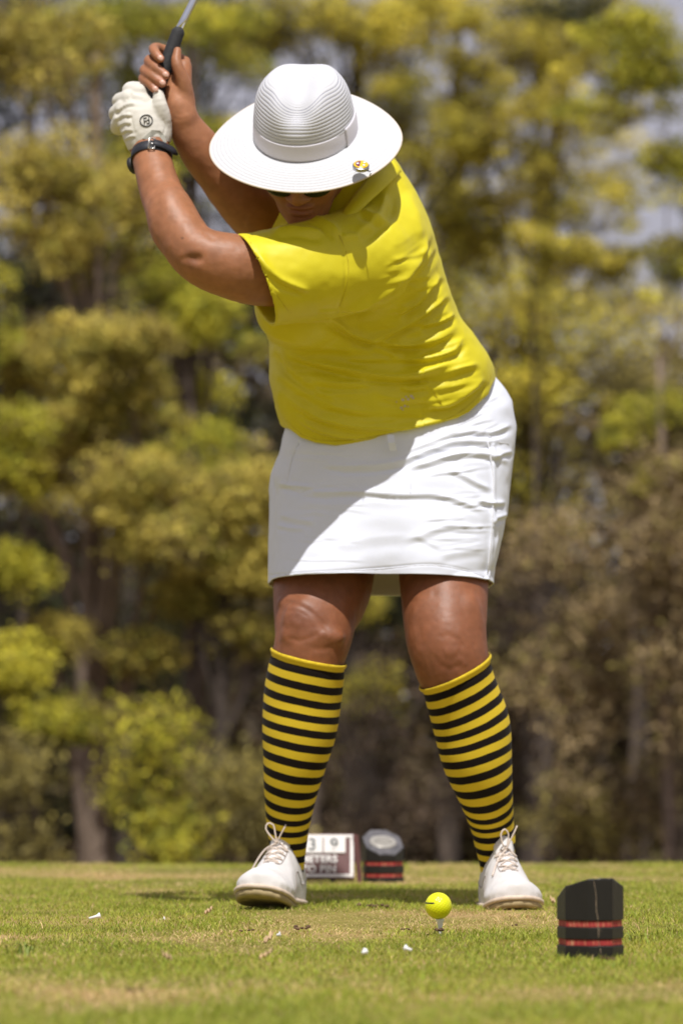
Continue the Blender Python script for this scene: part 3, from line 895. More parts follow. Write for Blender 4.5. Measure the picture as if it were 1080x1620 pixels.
    def blend(c, rad, col, w=1.0):
        d = np.linalg.norm(V - c, axis=1); f = np.clip(1.4 - d / rad, 0, 1)[:, None] * w
        tint[:] = tint * (1 - f) + np.array(col) * f
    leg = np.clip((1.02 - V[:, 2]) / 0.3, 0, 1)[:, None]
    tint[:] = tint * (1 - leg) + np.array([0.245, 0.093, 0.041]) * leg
    hd = np.clip(1.5 - np.linalg.norm(V - H(0, .02, -.03), axis=1) / 0.10, 0, 1)[:, None]
    tint[:] = tint * (1 - hd) + np.array([0.29, 0.125, 0.062]) * hd
    blend(H(0, .092, -.076), .022, (0.23, 0.075, 0.055), 0.8)
    blend(P(283, 150, 6.385), .035, (0.47, 0.225, 0.12), 0.7)
    for f in RIGHT_FINGERS:
        blend(P(f[-1][0], f[-1][1], GY - .03), .014, (0.47, 0.20, 0.115), 0.7)
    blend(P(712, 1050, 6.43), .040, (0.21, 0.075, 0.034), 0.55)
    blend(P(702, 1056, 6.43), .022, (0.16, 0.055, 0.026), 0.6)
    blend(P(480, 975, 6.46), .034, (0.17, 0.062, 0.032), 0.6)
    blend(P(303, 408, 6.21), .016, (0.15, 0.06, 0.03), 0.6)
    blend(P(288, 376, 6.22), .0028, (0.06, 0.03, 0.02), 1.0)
    tint *= (0.86 + 0.16 * vnoise(V * 55, 4) + 0.12 * vnoise(V * 160, 7))[:, None]
    tint *= (1 + 0.10 * (vnoise(V * 14, 8) - .5))[:, None] * np.array([1, .98, .97])
    m, n, l, b = new_mat('skin')
    nt = m.node_tree
    at = n.new('ShaderNodeAttribute'); at.attribute_name = 'tone'
    tc = n.new('ShaderNodeTexCoord')
    n1 = noise(nt, 45, 4, vec=tc.outputs['Object'])
    r = ramp(nt, n1.outputs[0], [(0.3, (0.86, 0.84, 0.82)), (0.7, (1.08, 1.06, 1.05))])
    mx = n.new('ShaderNodeMix'); mx.data_type = 'RGBA'; mx.blend_type = 'MULTIPLY'; mx.inputs[0].default_value = 1
    l.new(at.outputs['Color'], mx.inputs[6]); l.new(r.outputs[0], mx.inputs[7])
    l.new(mx.outputs[2], b.inputs['Base Color'])
    b.inputs['Roughness'].default_value = 0.50
    b.inputs['Specular IOR Level'].default_value = 0.42
    b.inputs['Subsurface Weight'].default_value = 0.12
    b.inputs['Subsurface Radius'].default_value = (0.008, 0.003, 0.0015)
    b.inputs['Subsurface Scale'].default_value = 0.6
    n2 = noise(nt, 420, 3, vec=tc.outputs['Object'])
    b1 = n.new('ShaderNodeBump'); b1.inputs['Strength'].default_value = 0.22; b1.inputs['Distance'].default_value = 0.0006
    l.new(n2.outputs[0], b1.inputs['Height'])
    bump(nt, n1.outputs[0], b, 0.25, 0.003, b1.outputs[0])
    o = mesh_obj('body', V, Q, m)
    point_col(o, 'tone', tint)
    hold(o, golfer)
    return m
M_SKIN = build_body()

# finger nails
M_NAIL = simple_mat('nail', (0.62, 0.36, 0.27), 0.28, 0.04, 60, 0)
for f, (nx, ny) in zip(RIGHT_FINGERS, ((255, 88), (264, 116), (259, 129), (248, 139))):
    c = P(nx, ny, GY - .0305)
    tip = P(f[-1][0], f[-1][1], GY - .028); pre = P(f[-2][0], f[-2][1], GY - .02)
    a = tip - pre; a[1] *= 0.3; a /= np.linalg.norm(a)
    nrm = np.array([0, -1, 0.1]); nrm -= a * (a @ nrm); nrm /= np.linalg.norm(nrm)
    V, F = ellipsoid(tip + nrm * .0068 + a * .001, (np.cross(a, nrm), a, nrm), (.0052, .0064, .0022), 14, 8)
    hold(mesh_obj('fingernail', V, F, M_NAIL), golfer)
c = P(282, 84, GY - .018)
V, F = ellipsoid(c, ((1, 0, 0), (0, .2, .98), (0, -.98, .2)), (.0045, .0075, .0022), 14, 8)
hold(mesh_obj('fingernail', V, F, M_NAIL), golfer)

# ---- striped knee socks
def leg_param(V, chain):
    p, r = spline(*chain, step=0.006)
    L = np.concatenate([[0], np.cumsum(np.linalg.norm(np.diff(p, axis=0), axis=1))])
    out = np.zeros(len(V))
    for s in range(0, len(V), 4000):
        d = ((V[s:s + 4000, None, :] - p[None]) ** 2).sum(2)
        w = np.exp(-(d - d.min(1)[:, None]) / 0.03 ** 2); w /= w.sum(1)[:, None]
        T = np.gradient(p, axis=0); T /= np.linalg.norm(T, axis=1)[:, None]
        blk = V[s:s + 4000]
        loc = L[None] + (blk @ T.T) - (p * T).sum(1)[None]
        out[s:s + 4000] = (w * loc).sum(1)
    return out

def sock_material():
    m, n, l, b = new_mat('sock_knit')
    nt = m.node_tree
    at = n.new('ShaderNodeAttribute'); at.attribute_name = 'stripe'
    fr = n.new('ShaderNodeMath'); fr.operation = 'FRACT'; l.new(at.outputs['Fac'], fr.inputs[0])
    rp = ramp(nt, fr.outputs[0], [(0.0, (0.72, 0.52, 0.03)), (0.465, (0.72, 0.52, 0.03)), (0.49, (0.010, 0.006, 0.005)), (0.965, (0.010, 0.006, 0.005)), (1.0, (0.72, 0.52, 0.03))])
    l.new(rp.outputs[0], b.inputs['Base Color'])
    b.inputs['Roughness'].default_value = 0.8; b.inputs['Specular IOR Level'].default_value = 0.15
    b.inputs['Sheen Weight'].default_value = 0.03
    tc = n.new('ShaderNodeTexCoord')
    w = noise(nt, 500, 2, vec=tc.outputs['Object'])
    b1 = n.new('ShaderNodeBump'); b1.inputs['Strength'].default_value = 0.4; b1.inputs['Distance'].default_value = 0.0006
    l.new(w.outputs[0], b1.inputs['Height'])
    w2 = noise(nt, 40, 3, vec=tc.outputs['Object']); bump(nt, w2.outputs[0], b, 0.25, 0.002, b1.outputs[0])
    return m
M_SOCK = sock_material()

def build_sock(chain, tops, period, phase, tilt, lo, hi):
    v = Vol(lo, hi, 0.0033)
    p, r = chain
    v.chain(p, r + 0.0024, k=0.0)
    a, b, c = [np.array(t) for t in tops]
    nrm = np.cross(b - a, c - a); nrm /= np.linalg.norm(nrm)
    if nrm[2] < 0: nrm = -nrm
    V, Q = v.mesh()
    V = relax(V, Q, 1)
    N = vnormals(V, Q)
    h = (V - a) @ nrm
    V = V + N * (0.0030 * np.exp(-((h + 0.004) / 0.0045) ** 2) - 0.0015 * np.exp(-((h + 0.014) / 0.005) ** 2))[:, None]
    t = leg_param(V, chain)
    ax = leg_param(np.array([(a + b) / 2]), chain)[0]
    # cut the top along the cuff
    bm = bmesh.new()
    o = mesh_obj('sock', V, Q, M_SOCK)
    xr = V[:, 0] - np.interp(t, *( (lambda P_, R_: (np.concatenate([[0], np.cumsum(np.linalg.norm(np.diff(P_, axis=0), axis=1))]), P_[:, 0]))(*spline(*chain, step=0.006))))
    # stripes follow the knit: level with the cuff at the top, square to the shin lower down
    w = np.clip((t - ax) / 0.30, 0, 1); w = w * w * (3 - 2 * w)
    s = (-h) * (1 - w) + (t - ax) * w
    s = s + tilt * xr * w
    s = s + 0.0016 * (vnoise(V * 26, 51) - .5) + 0.0007 * (vnoise(V * 90, 52) - .5)
    point_attr(o, 'stripe', s / period + phase)
    bm.from_mesh(o.data)
    geo = bm.verts[:] + bm.edges[:] + bm.faces[:]
    bmesh.ops.bisect_plane(bm, geom=geo, plane_co=a, plane_no=nrm, clear_outer=True)
    bm.to_mesh(o.data); bm.free()
    sm = o.modifiers.new('thickness', 'SOLIDIFY'); sm.thickness = 0.0035; sm.offset = -1
    hold(o, golfer)
build_sock(LEG_L, (P(431, 1023, 6.535), P(545, 1049, 6.535), P(489, 1044, 6.465)), 0.0292, 0.98, -0.04, (-0.21, 6.45, -0.01), (0.03, 6.72, 0.60))
build_sock(LEG_R, (P(665, 1083, 6.51), P(780, 1030, 6.49), P(716, 1073, 6.43)), 0.0290, 0.98, 0.0, (0.11, 6.38, -0.01), (0.35, 6.72, 0.60))

# ---- yellow shirt
def hem_py(px):
    return np.interp(px, [400, 450, 476, 500, 530, 570, 611, 650, 690, 742, 772, 785, 830], [640, 672, 694, 703, 708, 704, 697, 692, 683, 655, 625, 588, 520])

TORSO = [  # left edge, right edge, depth, half thickness (m)
    ((436, 760), (806, 690), 6.69, 0.180), ((446, 680), (786, 610), 6.675, 0.178), ((431, 628), (778, 578), 6.645, 0.172), ((427, 575), (750, 540), 6.60, 0.168), ((426, 540), (728, 505), 6.565, 0.166),
    ((408, 500), (712, 466), 6.53, 0.166), ((404, 455), (700, 428), 6.50, 0.160), ((414, 410), (692, 390), 6.48, 0.145), ((440, 370), (677, 345), 6.47, 0.122), ((470, 330), (656, 302), 6.46, 0.098), ((500, 295), (632, 262), 6.455, 0.076), ((515, 262), (610, 235), 6.45, 0.06)]

def build_shirt():
    v = Vol((-0.27, 6.08, 0.80), (0.37, 6.95, 1.42), 0.0029)
    sl, X, Y, Z = v.box(v.lo, v.lo + v.h * v.n)
    Lp = np.array([P(a[0], a[1], y) for a, b, y, d in TORSO]); Rp = np.array([P(b[0], b[1], y) for a, b, y, d in TORSO])
    dep = np.array([d for *_, d in TORSO])
    C = (Lp + Rp) / 2; A = np.linalg.norm(Rp - Lp, axis=1) / 2
    # level coordinate: height corrected for the slope of the section
    slope = (Rp[:, 2] - Lp[:, 2]) / (Rp[:, 0] - Lp[:, 0])
    q = np.linspace(0, 1, len(C)); qq = np.linspace(0, 1, 60)
    from numpy import interp
    def fine(a): return interp(qq, q, a)
    cz = C[:, 2]
    t = np.clip(interp((Z - 0.13 * (X - C[:, 0].mean())).ravel(), cz - 0.13 * (C[:, 0] - C[:, 0].mean()), q).reshape(np.broadcast_shapes(X.shape, Z.shape)), 0, 1)
    for _ in range(2):
        sx = interp(t, q, slope); cx = interp(t, q, C[:, 0])
        zz = Z - sx * (X - cx)
        t = interp(zz.ravel(), cz, q).reshape(zz.shape)
    # smooth interpolation of the sections
    def sm(vals):
        f = np.interp(np.linspace(0, 1, 241), q, vals); k = np.hanning(25); k /= k.sum()
        g = np.convolve(np.pad(f, 12, mode='edge'), k, 'valid')
        return np.interp(t, np.linspace(0, 1, 241), g)
    cx, cy, a, d = sm(C[:, 0]), sm(C[:, 1]), sm(A), sm(dep)
    w = np.hypot(1, interp(t, q, slope))
    ux = (X - cx) * w / a
    e = 2.3
    uy = (Y - cy) / d
    f = (np.abs(ux) ** e + np.abs(uy) ** e) ** (1 / e)
    D = ((f - 1) * np.minimum(a, d) * 0.9).astype(np.float32)
    D = np.maximum(D, (Z - P(560, 232, 6.45)[2]).astype(np.float32))
    v.mix(sl, D)
    # bust and belly
    v.ell(P(470, 490, 6.40), np.eye(3), (.075, .075, .070), k=0.06)
    v.ell(P(540, 620, 6.53), np.eye(3), (.115, .070, .085), k=0.07)
    v.ell(P(690, 600, 6.55), np.eye(3), (.09, .08, .07), k=0.06)
    # shoulders
    v.chain(*chain_px([(596, 392, 6.40, 82), (570, 410, 6.375, 78)]), k=0.03)
    v.chain(*chain_px([(560, 330, 6.46, 66), (530, 345, 6.52, 66), (490, 352, 6.575, 66)]), k=0.03)
    # near sleeve, cut at the cuff and hollow there
    def sleeve(ch, inner, a, nrm, k):
        p, r = spline(*ch)
        s2, D2 = v.chain_field(p, r, 0.03)
        _, x, y, z = v.box(p.min(0) - r.max() - .03, p.max(0) + r.max() + .03)
        cut = ((x - a[0]) * nrm[0] + (y - a[1]) * nrm[1] + (z - a[2]) * nrm[2]).astype(np.float32)
        D2 = np.maximum(D2, cut)
        hole = np.maximum(D2 * 0 + 1, 0)
        p3, r3 = spline(*inner)
        s3, D3 = v.chain_field(p3, r3, 0.03)
        v.mix(s2, D2, k)
        return s3, D3
    cl, cr = P(375, 370, 6.25), P(438, 509, 6.25)
    e1 = cr - cl; e1 /= np.linalg.norm(e1); ey = np.array([-0.22, 1.0, 0]); ey /= np.linalg.norm(ey)
    n1 = np.cross(e1, ey); n1 /= np.linalg.norm(n1)
    if n1[0] > 0: n1 = -n1
    slv = chain_px([(575, 408, 6.36, 84), (520, 423, 6.325, 81), (460, 434, 6.295, 78), (412, 442, 6.275, 76), (360, 448, 6.25, 75)])
    inn = chain_px([(470, 432, 6.295, 66), (440, 437, 6.285, 70), (412, 442, 6.275, 71.5), (350, 449, 6.25, 72)])
    h1 = sleeve(slv, inn, cl, n1, 0.007)
    n2 = np.array([-0.93, 0.30, 0.2]); n2 /= np.linalg.norm(n2)
    slr = chain_px([(520, 346, 6.54, 66), (470, 347, 6.575, 63), (420, 345, 6.60, 62)])
    inr = chain_px([(460, 346, 6.58, 54), (430, 345, 6.595, 58), (410, 345, 6.605, 58)])
    h2 = sleeve(slr, inr, P(434, 350, 6.60), n2, 0.02)
    for s3, D3 in (h1, h2):
        v.F[s3] = np.maximum(v.F[s3], -D3)
    V, Q = v.mesh()
    V = relax(V, Q, 3)
    N = vnormals(V, Q)
    px, py = view_xy(V)
    c3 = lambda *pts: [(350 + a / 2.298, 340 + b / 2.298) for a, b in pts]
    folds = [
        (c3((752, 60), (735, 120), (690, 190), (610, 270), (500, 330), (410, 347)), 6.0, 7, 'ridge'),
        (c3((772, 110), (752, 160), (690, 230), (630, 280)), 3.5, 5, 'ridge'),
        (c3((800, 215), (760, 260), (700, 320), (630, 360)), 5.0, 6, 'ridge'),
        (c3((830, 285), (780, 320), (710, 372), (600, 430), (520, 445)), 5.5, 6, 'ridge'),
        (c3((850, 355), (790, 388), (715, 405)), 4.0, 5, 'ridge'),
        (c3((868, 400), (820, 432), (740, 462), (620, 462), (500, 435), (420, 392), (365, 352)), 6.0, 7, 'ridge'),
        (c3((878, 445), (845, 490), (760, 518), (640, 525)), 5.0, 6, 'ridge'),
        (c3((872, 505), (800, 545), (680, 582), (560, 578), (420, 552), (300, 520), (215, 485)), 6.5, 7.5, 'ridge'),
        (c3((945, 535), (860, 560), (760, 582), (660, 592)), 4.5, 7, 'ridge'),
        (c3((960, 585), (900, 640), (820, 686), (730, 690)), 4.0, 7, 'ridge'),
        (c3((985, 620), (900, 700), (850, 725), (740, 752), (600, 772), (400, 748), (280, 690), (200, 630)), 5.0, 7.5, 'ridge'),
        (c3((830, 735), (700, 765), (560, 800), (450, 805), (340, 775), (245, 705)), 4.0, 6, 'ridge'),
        (c3((205, 480), (260, 560), (330, 620), (430, 680)), 3.0, 7, 'ridge'),
        (c3((640, 622), (700, 628), (760, 612)), 3.0, 5, 'ridge'),
        (c3((130, 400), (200, 440), (300, 470), (420, 480), (520, 500)), 2.6, 8, 'ridge'),
        (c3((190, 560), (300, 640), (430, 700), (560, 715)), 2.6, 7, 'ridge'),
        (c3((560, 650), (650, 668), (760, 660)), 2.0, 6, 'ridge'),
        (c3((360, 352), (450, 345), (520, 318)), -2.5, 3.0, 'seam'),
        (c3((540, 480), (620, 500), (640, 530)), 2.0, 5, 'ridge'),
        (c3((128, 130), (160, 185), (215, 235), (330, 280)), 3.4, 6, 'ridge'),
        (c3((112, 66), (126, 150), (176, 252), (252, 362)), 1.3, 2.2, 'seam'),
        (c3((424, 85), (452, 170), (448, 260), (425, 345)), 2.2, 3, 'seam'),
        (c3((436, 85), (470, 78), (505, 78)), 2.5, 6, 'bump'),
        (c3((250, 18), (330, 8), (400, 40), (440, 85)), 3.0, 7, 'ridge'),
        (c3((180, 60), (280, 50), (380, 70)), 3.0, 7, 'ridge'),
        (c3((370, 350), (470, 420), (580, 490)), -1.2, 3, 'seam'),
        (c3((750, 600), (805, 690)), -1.2, 2.2, 'seam'),
        (c3((300, 590), (420, 610), (560, 600)), 2.5, 7, 'ridge'),
        ([(610, 300), (600, 340), (560, 372)], 4.0, 9, 'ridge'),
        ([(640, 300), (655, 330), (668, 380)], 2.5, 9, 'bump'),
        ([(572, 330), (590, 345), (620, 350)], 3.0, 6, 'ridge'),
    ]
    rs = np.random.default_rng(3)
    # thin drag lines between the main folds
    for k_ in range(44):
        f_ = .12 + .88 * rs.random(); y0 = 330 + 290 * f_; x0_ = np.interp(y0, [330, 390, 470, 560, 600, 630], [668, 690, 713, 758, 780, 770]) - 4 - 20 * rs.random()
        ln_ = (50 + 110 * rs.random()) * min(1, .35 + f_); sl_ = np.interp(f_, [0, .35, .7, 1], [1.05, .62, .28, .22]) + .12 * rs.normal()
        p_ = [(x0_ - ln_ * q_, y0 + ln_ * sl_ * q_ * (1 - .35 * q_) + 2 * rs.normal()) for q_ in (0, .33, .66, 1)]
        folds.append((p_, (0.40 + 0.5 * rs.random()) * min(1, .5 + f_), 2.8 + 1.8 * rs.random(), 'ridge'))
    for k_ in range(22):
        y0 = 560 + 125 * rs.random(); x0_ = 445 + 160 * rs.random(); ln_ = 60 + 90 * rs.random()
        p_ = [(x0_ + ln_ * q_, y0 + 14 * q_ * (1 - q_) + (y0 - 600) * .02 * q_) for q_ in (0, .33, .66, 1)]
        folds.append((p_, 0.5 + 0.6 * rs.random(), 3 + 2 * rs.random(), 'ridge'))
    V = fold(V, N, [(a, b * (1.0 if k == 'seam' else 1.9), c * (1.0 if k == 'seam' else 0.88), k) for a, b, c, k in folds])
    # slow unevenness of worn cloth
    N = vnormals(V, Q)
    V = V + N * (0.0030 * (vnoise(V * np.array([16, 16, 34]), 11) - 0.5) + 0.0012 * (vnoise(V * 70, 12) - 0.5))[:, None]
    o = mesh_obj('shirt', V, Q, M_SHIRT)
    # trim the hem: shear so that the hem is level, cut, shear back
    px, py = view_xy(V)
    hz = np.array([P(a, b, 6.55)[2] for a, b in zip(px, hem_py(px))])
    back = np.clip((V[:, 1] - 6.62) / 0.2, 0, 1) * 0.03
    bm = bmesh.new(); bm.from_mesh(o.data)
    lay = bm.verts.layers.float.new('hz')
    bm.verts.ensure_lookup_table()
    for i, q in enumerate(bm.verts):
        q[lay] = hz[i] + back[i]; q.co.z -= q[lay]
    bmesh.ops.bisect_plane(bm, geom=bm.verts[:] + bm.edges[:] + bm.faces[:], plane_co=(0, 0, 0), plane_no=(0, 0, -1), clear_outer=True)
    for q in bm.verts: q.co.z += q[lay]
    # open the neck where the skin comes through
    bm.to_mesh(o.data); bm.free()
    sm = o.modifiers.new('thickness', 'SOLIDIFY'); sm.thickness = 0.004; sm.offset = -1
    hold(o, golfer)
    return o
M_SHIRT = cloth_mat('shirt_knit', (0.66, 0.575, 0.012), 700, 0.50, 0.10, 0.0005, wrinkle=0.0020)
M_SHIRT.node_tree.nodes['Principled BSDF'].inputs['Specular IOR Level'].default_value = 0.4
M_SHIRT.node_tree.nodes['Principled BSDF'].inputs['Sheen Tint'].default_value = (1, 0.9, 0.3, 1)
shirt = build_shirt()

# collar: two folded leaves standing round the neck
def strip(lo, hi, th, name, mat, parent, step=0.008):
    a, _ = spline(lo, np.ones(len(lo)), step); b, _ = spline(hi, np.ones(len(hi)), step)
    n = 40
    ia = np.linspace(0, len(a) - 1, n); ib = np.linspace(0, len(b) - 1, n)
    A = np.stack([np.interp(ia, np.arange(len(a)), a[:, k]) for k in range(3)], 1)
    B = np.stack([np.interp(ib, np.arange(len(b)), b[:, k]) for k in range(3)], 1)
    M = 8; V = []
    for j in range(M):
        f = j / (M - 1); V.append(A * (1 - f) + B * f + np.array([0, -0.006, 0.002]) * math.sin(math.pi * f))
    V = np.concatenate(V)
    o = mesh_obj(name, V, grid_faces(M, n, wrap=False), mat)
    s = o.modifiers.new('thickness', 'SOLIDIFY'); s.thickness = th; s.offset = 0
    hold(o, parent)
    return o
strip(xyz((612, 246, 6.42), (590, 272, 6.37), (566, 302, 6.335), (548, 326, 6.315), (536, 348, 6.30)),
      xyz((634, 272, 6.40), (610, 296, 6.345), (586, 318, 6.318), (566, 338, 6.30), (548, 352, 6.292)), 0.004, 'collar', M_SHIRT, golfer)
strip(xyz((447, 330, 6.42), (440, 345, 6.41), (432, 360, 6.41), (424, 376, 6.42)),
      xyz((462, 338, 6.37), (458, 352, 6.36), (454, 366, 6.36), (450, 380, 6.37)), 0.004, 'collar', M_SHIRT, golfer)

# faded print near the hem: small worn dots of a flaking transfer
M_PRINT = simple_mat('shirt_print', (0.55, 0.47, 0.33), 0.4, 0.1, 200, 0)

# ---- white skirt
def build_skirt():
    rows = [  # left edge, right edge, middle sag px, depth, half thickness
        ((458, 645), (776, 588), 40, 6.675, .168), ((450, 682), (796, 612), 36, 6.68, .176), ((440, 722), (809, 635), 30, 6.69, .188), ((433, 752), (816, 680), 24, 6.69, .192),
        ((437, 780), (812, 715), 18, 6.68, .194), ((434, 820), (806, 765), 12, 6.66, .192), ((431, 860), (801, 815), 6, 6.64, .190), ((429, 895), (789, 875), 0, 6.62, .186), ((427, 924), (774, 928), -12, 6.605, .182)]
    L = np.array([P(*a, y) for a, b, s, y, d in rows]); Rr = np.array([P(*b, y) for a, b, s, y, d in rows])
    sag = np.array([px_m(s, y) for a, b, s, y, d in rows]); dep = np.array([d for *_, d in rows])
    NV, NU = 200, 380
    q = np.linspace(0, 1, len(rows)); t = np.linspace(0, 1, NV)
    def ip(a):
        a = np.asarray(a)
        f = np.interp(np.linspace(0, 1, 400), q, a); k = np.hanning(41); k /= k.sum()
        e = np.pad(f, 20, mode='reflect', reflect_type='odd')
        return np.interp(t, np.linspace(0, 1, 400), np.convolve(e, k, 'valid'))
    Lx, Lz, Rx, Rz, Y0 = ip(L[:, 0]), ip(L[:, 2]), ip(Rr[:, 0]), ip(Rr[:, 2]), ip(L[:, 1])
    sg, dp = ip(sag), ip(dep)
    th = np.linspace(0, 2 * np.pi, NU, endpoint=False)
    e = 2.0 / 2.9
    cx = np.sign(np.cos(th)) * np.abs(np.cos(th)) ** e; sy = np.sign(np.sin(th)) * np.abs(np.sin(th)) ** e
    V = np.zeros((NV, NU, 3))
    V[:, :, 0] = (Lx + Rx)[:, None] / 2 + (Rx - Lx)[:, None] / 2 * cx
    V[:, :, 1] = Y0[:, None] + dp[:, None] * sy
    V[:, :, 2] = (Lz + Rz)[:, None] / 2 + (Rz - Lz)[:, None] / 2 * cx - sg[:, None] * np.clip(-sy, 0, 1) ** 1.2
    # the back of the hem hangs a little lower
    V[:, :, 2] -= (t ** 2)[:, None] * 0.012 * np.clip(sy, 0, 1)
    # the cloth follows the two thighs: a slight hollow between them near the hem
    front = np.clip(-sy, 0, 1)[None, :]
    xx = V[:, :, 0]
    x0 = P(606, 900, 6.5)[0]
    V[:, :, 1] += (t ** 3)[:, None] * front * 0.030 * np.exp(-((xx - x0) / 0.045) ** 2)
    V[:, :, 1] += (t ** 2)[:, None] * front * 0.02 - front * 0.012 * np.exp(-((t - 0.45) / 0.25) ** 2)[:, None]
    V = V.reshape(-1, 3)
    # cloth lies over the thighs
    for ch in (LEG_L, LEG_R):
        sp, sr = spline(*ch)
        for a in range(0, len(V), 8000):
            blk = V[a:a + 8000]
            dd = np.linalg.norm(blk[:, None] - sp[None], axis=2) - sr[None] - 0.010
            j = dd.argmin(1); m = dd[np.arange(len(blk)), j] < 0
            out = blk[m] - sp[j[m]]; out[:, 2] = 0; L_ = np.linalg.norm(out, axis=1)[:, None]
            blk[m] = blk[m] + out / L_ * (-dd[np.arange(len(blk)), j][m])[:, None]
    Q = grid_faces(NV, NU)
    V = relax(V, Q, 6)
    N = vnormals(V, Q)
    cen = np.array([V[:, 0].mean(), 6.65, 0])
    if ((V - cen)[:, :2] * N[:, :2]).sum() < 0:
        Q = Q[:, ::-1]; N = -N
    c4 = lambda *pts: [(400 + a / 2.4, 580 + b / 2.4) for a, b in pts]
    folds = [
        (c4((990, 215), (900, 250), (830, 245), (740, 262)), 5, 6, 'ridge'),
        (c4((992, 262), (890, 285), (780, 282), (650, 322), (560, 360), (430, 378), (300, 372), (235, 340)), 6.5, 7, 'ridge'),
        (c4((985, 372), (900, 335), (790, 332), (640, 372), (560, 385)), 5, 6, 'ridge'),
        (c4((915, 470), (850, 442), (790, 408), (730, 390)), 4, 6, 'ridge'),
        (c4((905, 560), (800, 515), (700, 488), (560, 486), (400, 475), (250, 478), (130, 460)), 5.0, 6, 'ridge'),
        (c4((960, 515), (910, 520), (850, 505)), 5, 5, 'ridge'),
        (c4((860, 612), (740, 604), (640, 640), (560, 660)), 3.0, 8, 'ridge'),
        (c4((612, 640), (660, 662), (715, 692)), 1.8, 5, 'ridge'),
        (c4((968, 560), (920, 575), (905, 600)), 6, 5, 'ridge'),
        (c4((985, 320), (940, 330), (905, 350)), 4, 5, 'ridge'),
        (c4((95, 560), (150, 575), (240, 590)), 3, 7, 'ridge'),
        (c4((85, 600), (140, 612), (200, 612)), 2, 5, 'ridge'),
        (c4((90, 440), (150, 452), (240, 456)), 4, 6, 'ridge'),
        (c4((560, 330), (640, 300), (740, 262), (800, 235)), 3.5, 6, 'ridge'),
        (c4((595, 400), (600, 440), (598, 480)), -1.0, 2, 'seam'),
        (c4((910, 300), (912, 420), (910, 540), (905, 640), (895, 740), (888, 830)), -4.0, 3.2, 'seam'),
        (c4((175, 290), (150, 340), (136, 400), (130, 455)), 1.8, 2.0, 'seam'),
        (c4((880, 250), (885, 290), (905, 330)), 1.5, 2.5, 'seam'),
        ([(427, 910), (500, 905), (600, 899), (680, 893), (735, 902), (772, 915)], 1.4, 2.0, 'seam'),
        (c4((700, 720), (800, 700), (880, 690)), 2.0, 9, 'ridge'),
        (c4((300, 690), (450, 650), (600, 640)), 1.6, 12, 'ridge'),
        (c4((930, 640), (915, 700), (905, 780)), 4, 5, 'ridge'),
    ]
    rs = np.random.default_rng(5)
    for k_ in range(44):
        y0 = 625 + 270 * rs.random() ** 1.2; x1_ = np.interp(y0, [620, 680, 800, 900], [800, 812, 800, 782])
        x0_ = x1_ - 8 - 60 * rs.random(); ln_ = 30 + 80 * rs.random(); sl_ = np.interp(y0, [620, 700, 900], [.42, .15, .02]) + .10 * rs.normal()
        p_ = [(x0_ - ln_ * q_, y0 + ln_ * sl_ * q_ + 3 * q_ * (1 - q_)) for q_ in (0, .33, .66, 1)]
        folds.append((p_, 0.6 + 0.8 * rs.random(), 2.4 + 1.5 * rs.random(), 'ridge'))
    for k_ in range(16):
        y0 = 700 + 190 * rs.random(); x0_ = 440 + 60 * rs.random(); ln_ = 40 + 120 * rs.random()
        p_ = [(x0_ + ln_ * q_, y0 + 6 * rs.normal() * q_ + 5 * q_) for q_ in (0, .33, .66, 1)]
        folds.append((p_, 0.4 + 0.6 * rs.random(), 2.5 + 2 * rs.random(), 'ridge'))
    V = fold(V, N, [(a, b * (1.0 if k == 'seam' else 0.78), c * (1.0 if k == 'seam' else 0.72), k) for a, b, c, k in folds])
    N = vnormals(V, Q)
    V = V + N * (0.0022 * (vnoise(V * np.array([12, 12, 40]), 21) - 0.5) + 0.001 * (vnoise(V * 60, 22) - 0.5))[:, None]
    o = mesh_obj('skirt', V, Q, M_SKIRT)
    s = o.modifiers.new('thickness', 'SOLIDIFY'); s.thickness = 0.0022; s.offset = -1
    hold(o, golfer)
    # belt loops
    for (a, b, w) in (((617, 688), (622, 713), 5.5),):
        p = np.array([P(*a, 6.475), P((a[0] + b[0]) / 2, (a[1] + b[1]) / 2, 6.468), P(*b, 6.474)])
        W = px_m(w, 6.47); T = 0.0016
        Vv = []
        for c in p:
            Vv += [c + (-W, -T, 0), c + (W, -T, 0), c + (W, T, 0), c + (-W, T, 0)]
        Ff = [tuple(x) for x in grid_faces(3, 4)] + [(3, 2, 1, 0), (8, 9, 10, 11)]
        l_ = mesh_obj('belt_loop', np.array(Vv), Ff, M_SKIRT, smooth=False)
        l_.parent = o
    return o
M_SKIRT = cloth_mat('skirt_twill', (0.735, 0.765, 0.865), 900, 0.7, 0.08, 0.0003, var=0.015, wrinkle=0.0012)
skirt = build_skirt()

# ---- straw hat
def straw_mat(name, c, open_c=None):
    m, n, l, b = new_mat(name)
    nt = m.node_tree
    tc = n.new('ShaderNodeTexCoord')
    w = noise(nt, 330, 3, vec=tc.outputs['Object'])
    if open_c is not None:
        at = n.new('ShaderNodeAttribute'); at.attribute_name = 'braid'
        r = ramp(nt, at.outputs['Fac'], [(0.0, c), (0.66, c), (0.86, open_c), (1.0, open_c)])
        l.new(r.outputs[0], b.inputs['Base Color'])
    else:
        r = ramp(nt, w.outputs[0], [(0.3, tuple(x * .88 for x in c)), (0.7, c)])
        l.new(r.outputs[0], b.inputs['Base Color'])
    b.inputs['Roughness'].default_value = 0.75; b.inputs['Specular IOR Level'].default_value = 0.25
    bump(nt, w.outputs[0], b, 0.5, 0.0007)
    return m
M_STRAW = straw_mat('hat_braid', (0.63, 0.635, 0.655))
M_STRAW_OPEN = straw_mat('hat_open_braid', (0.60, 0.605, 0.64), (0.30, 0.305, 0.37))
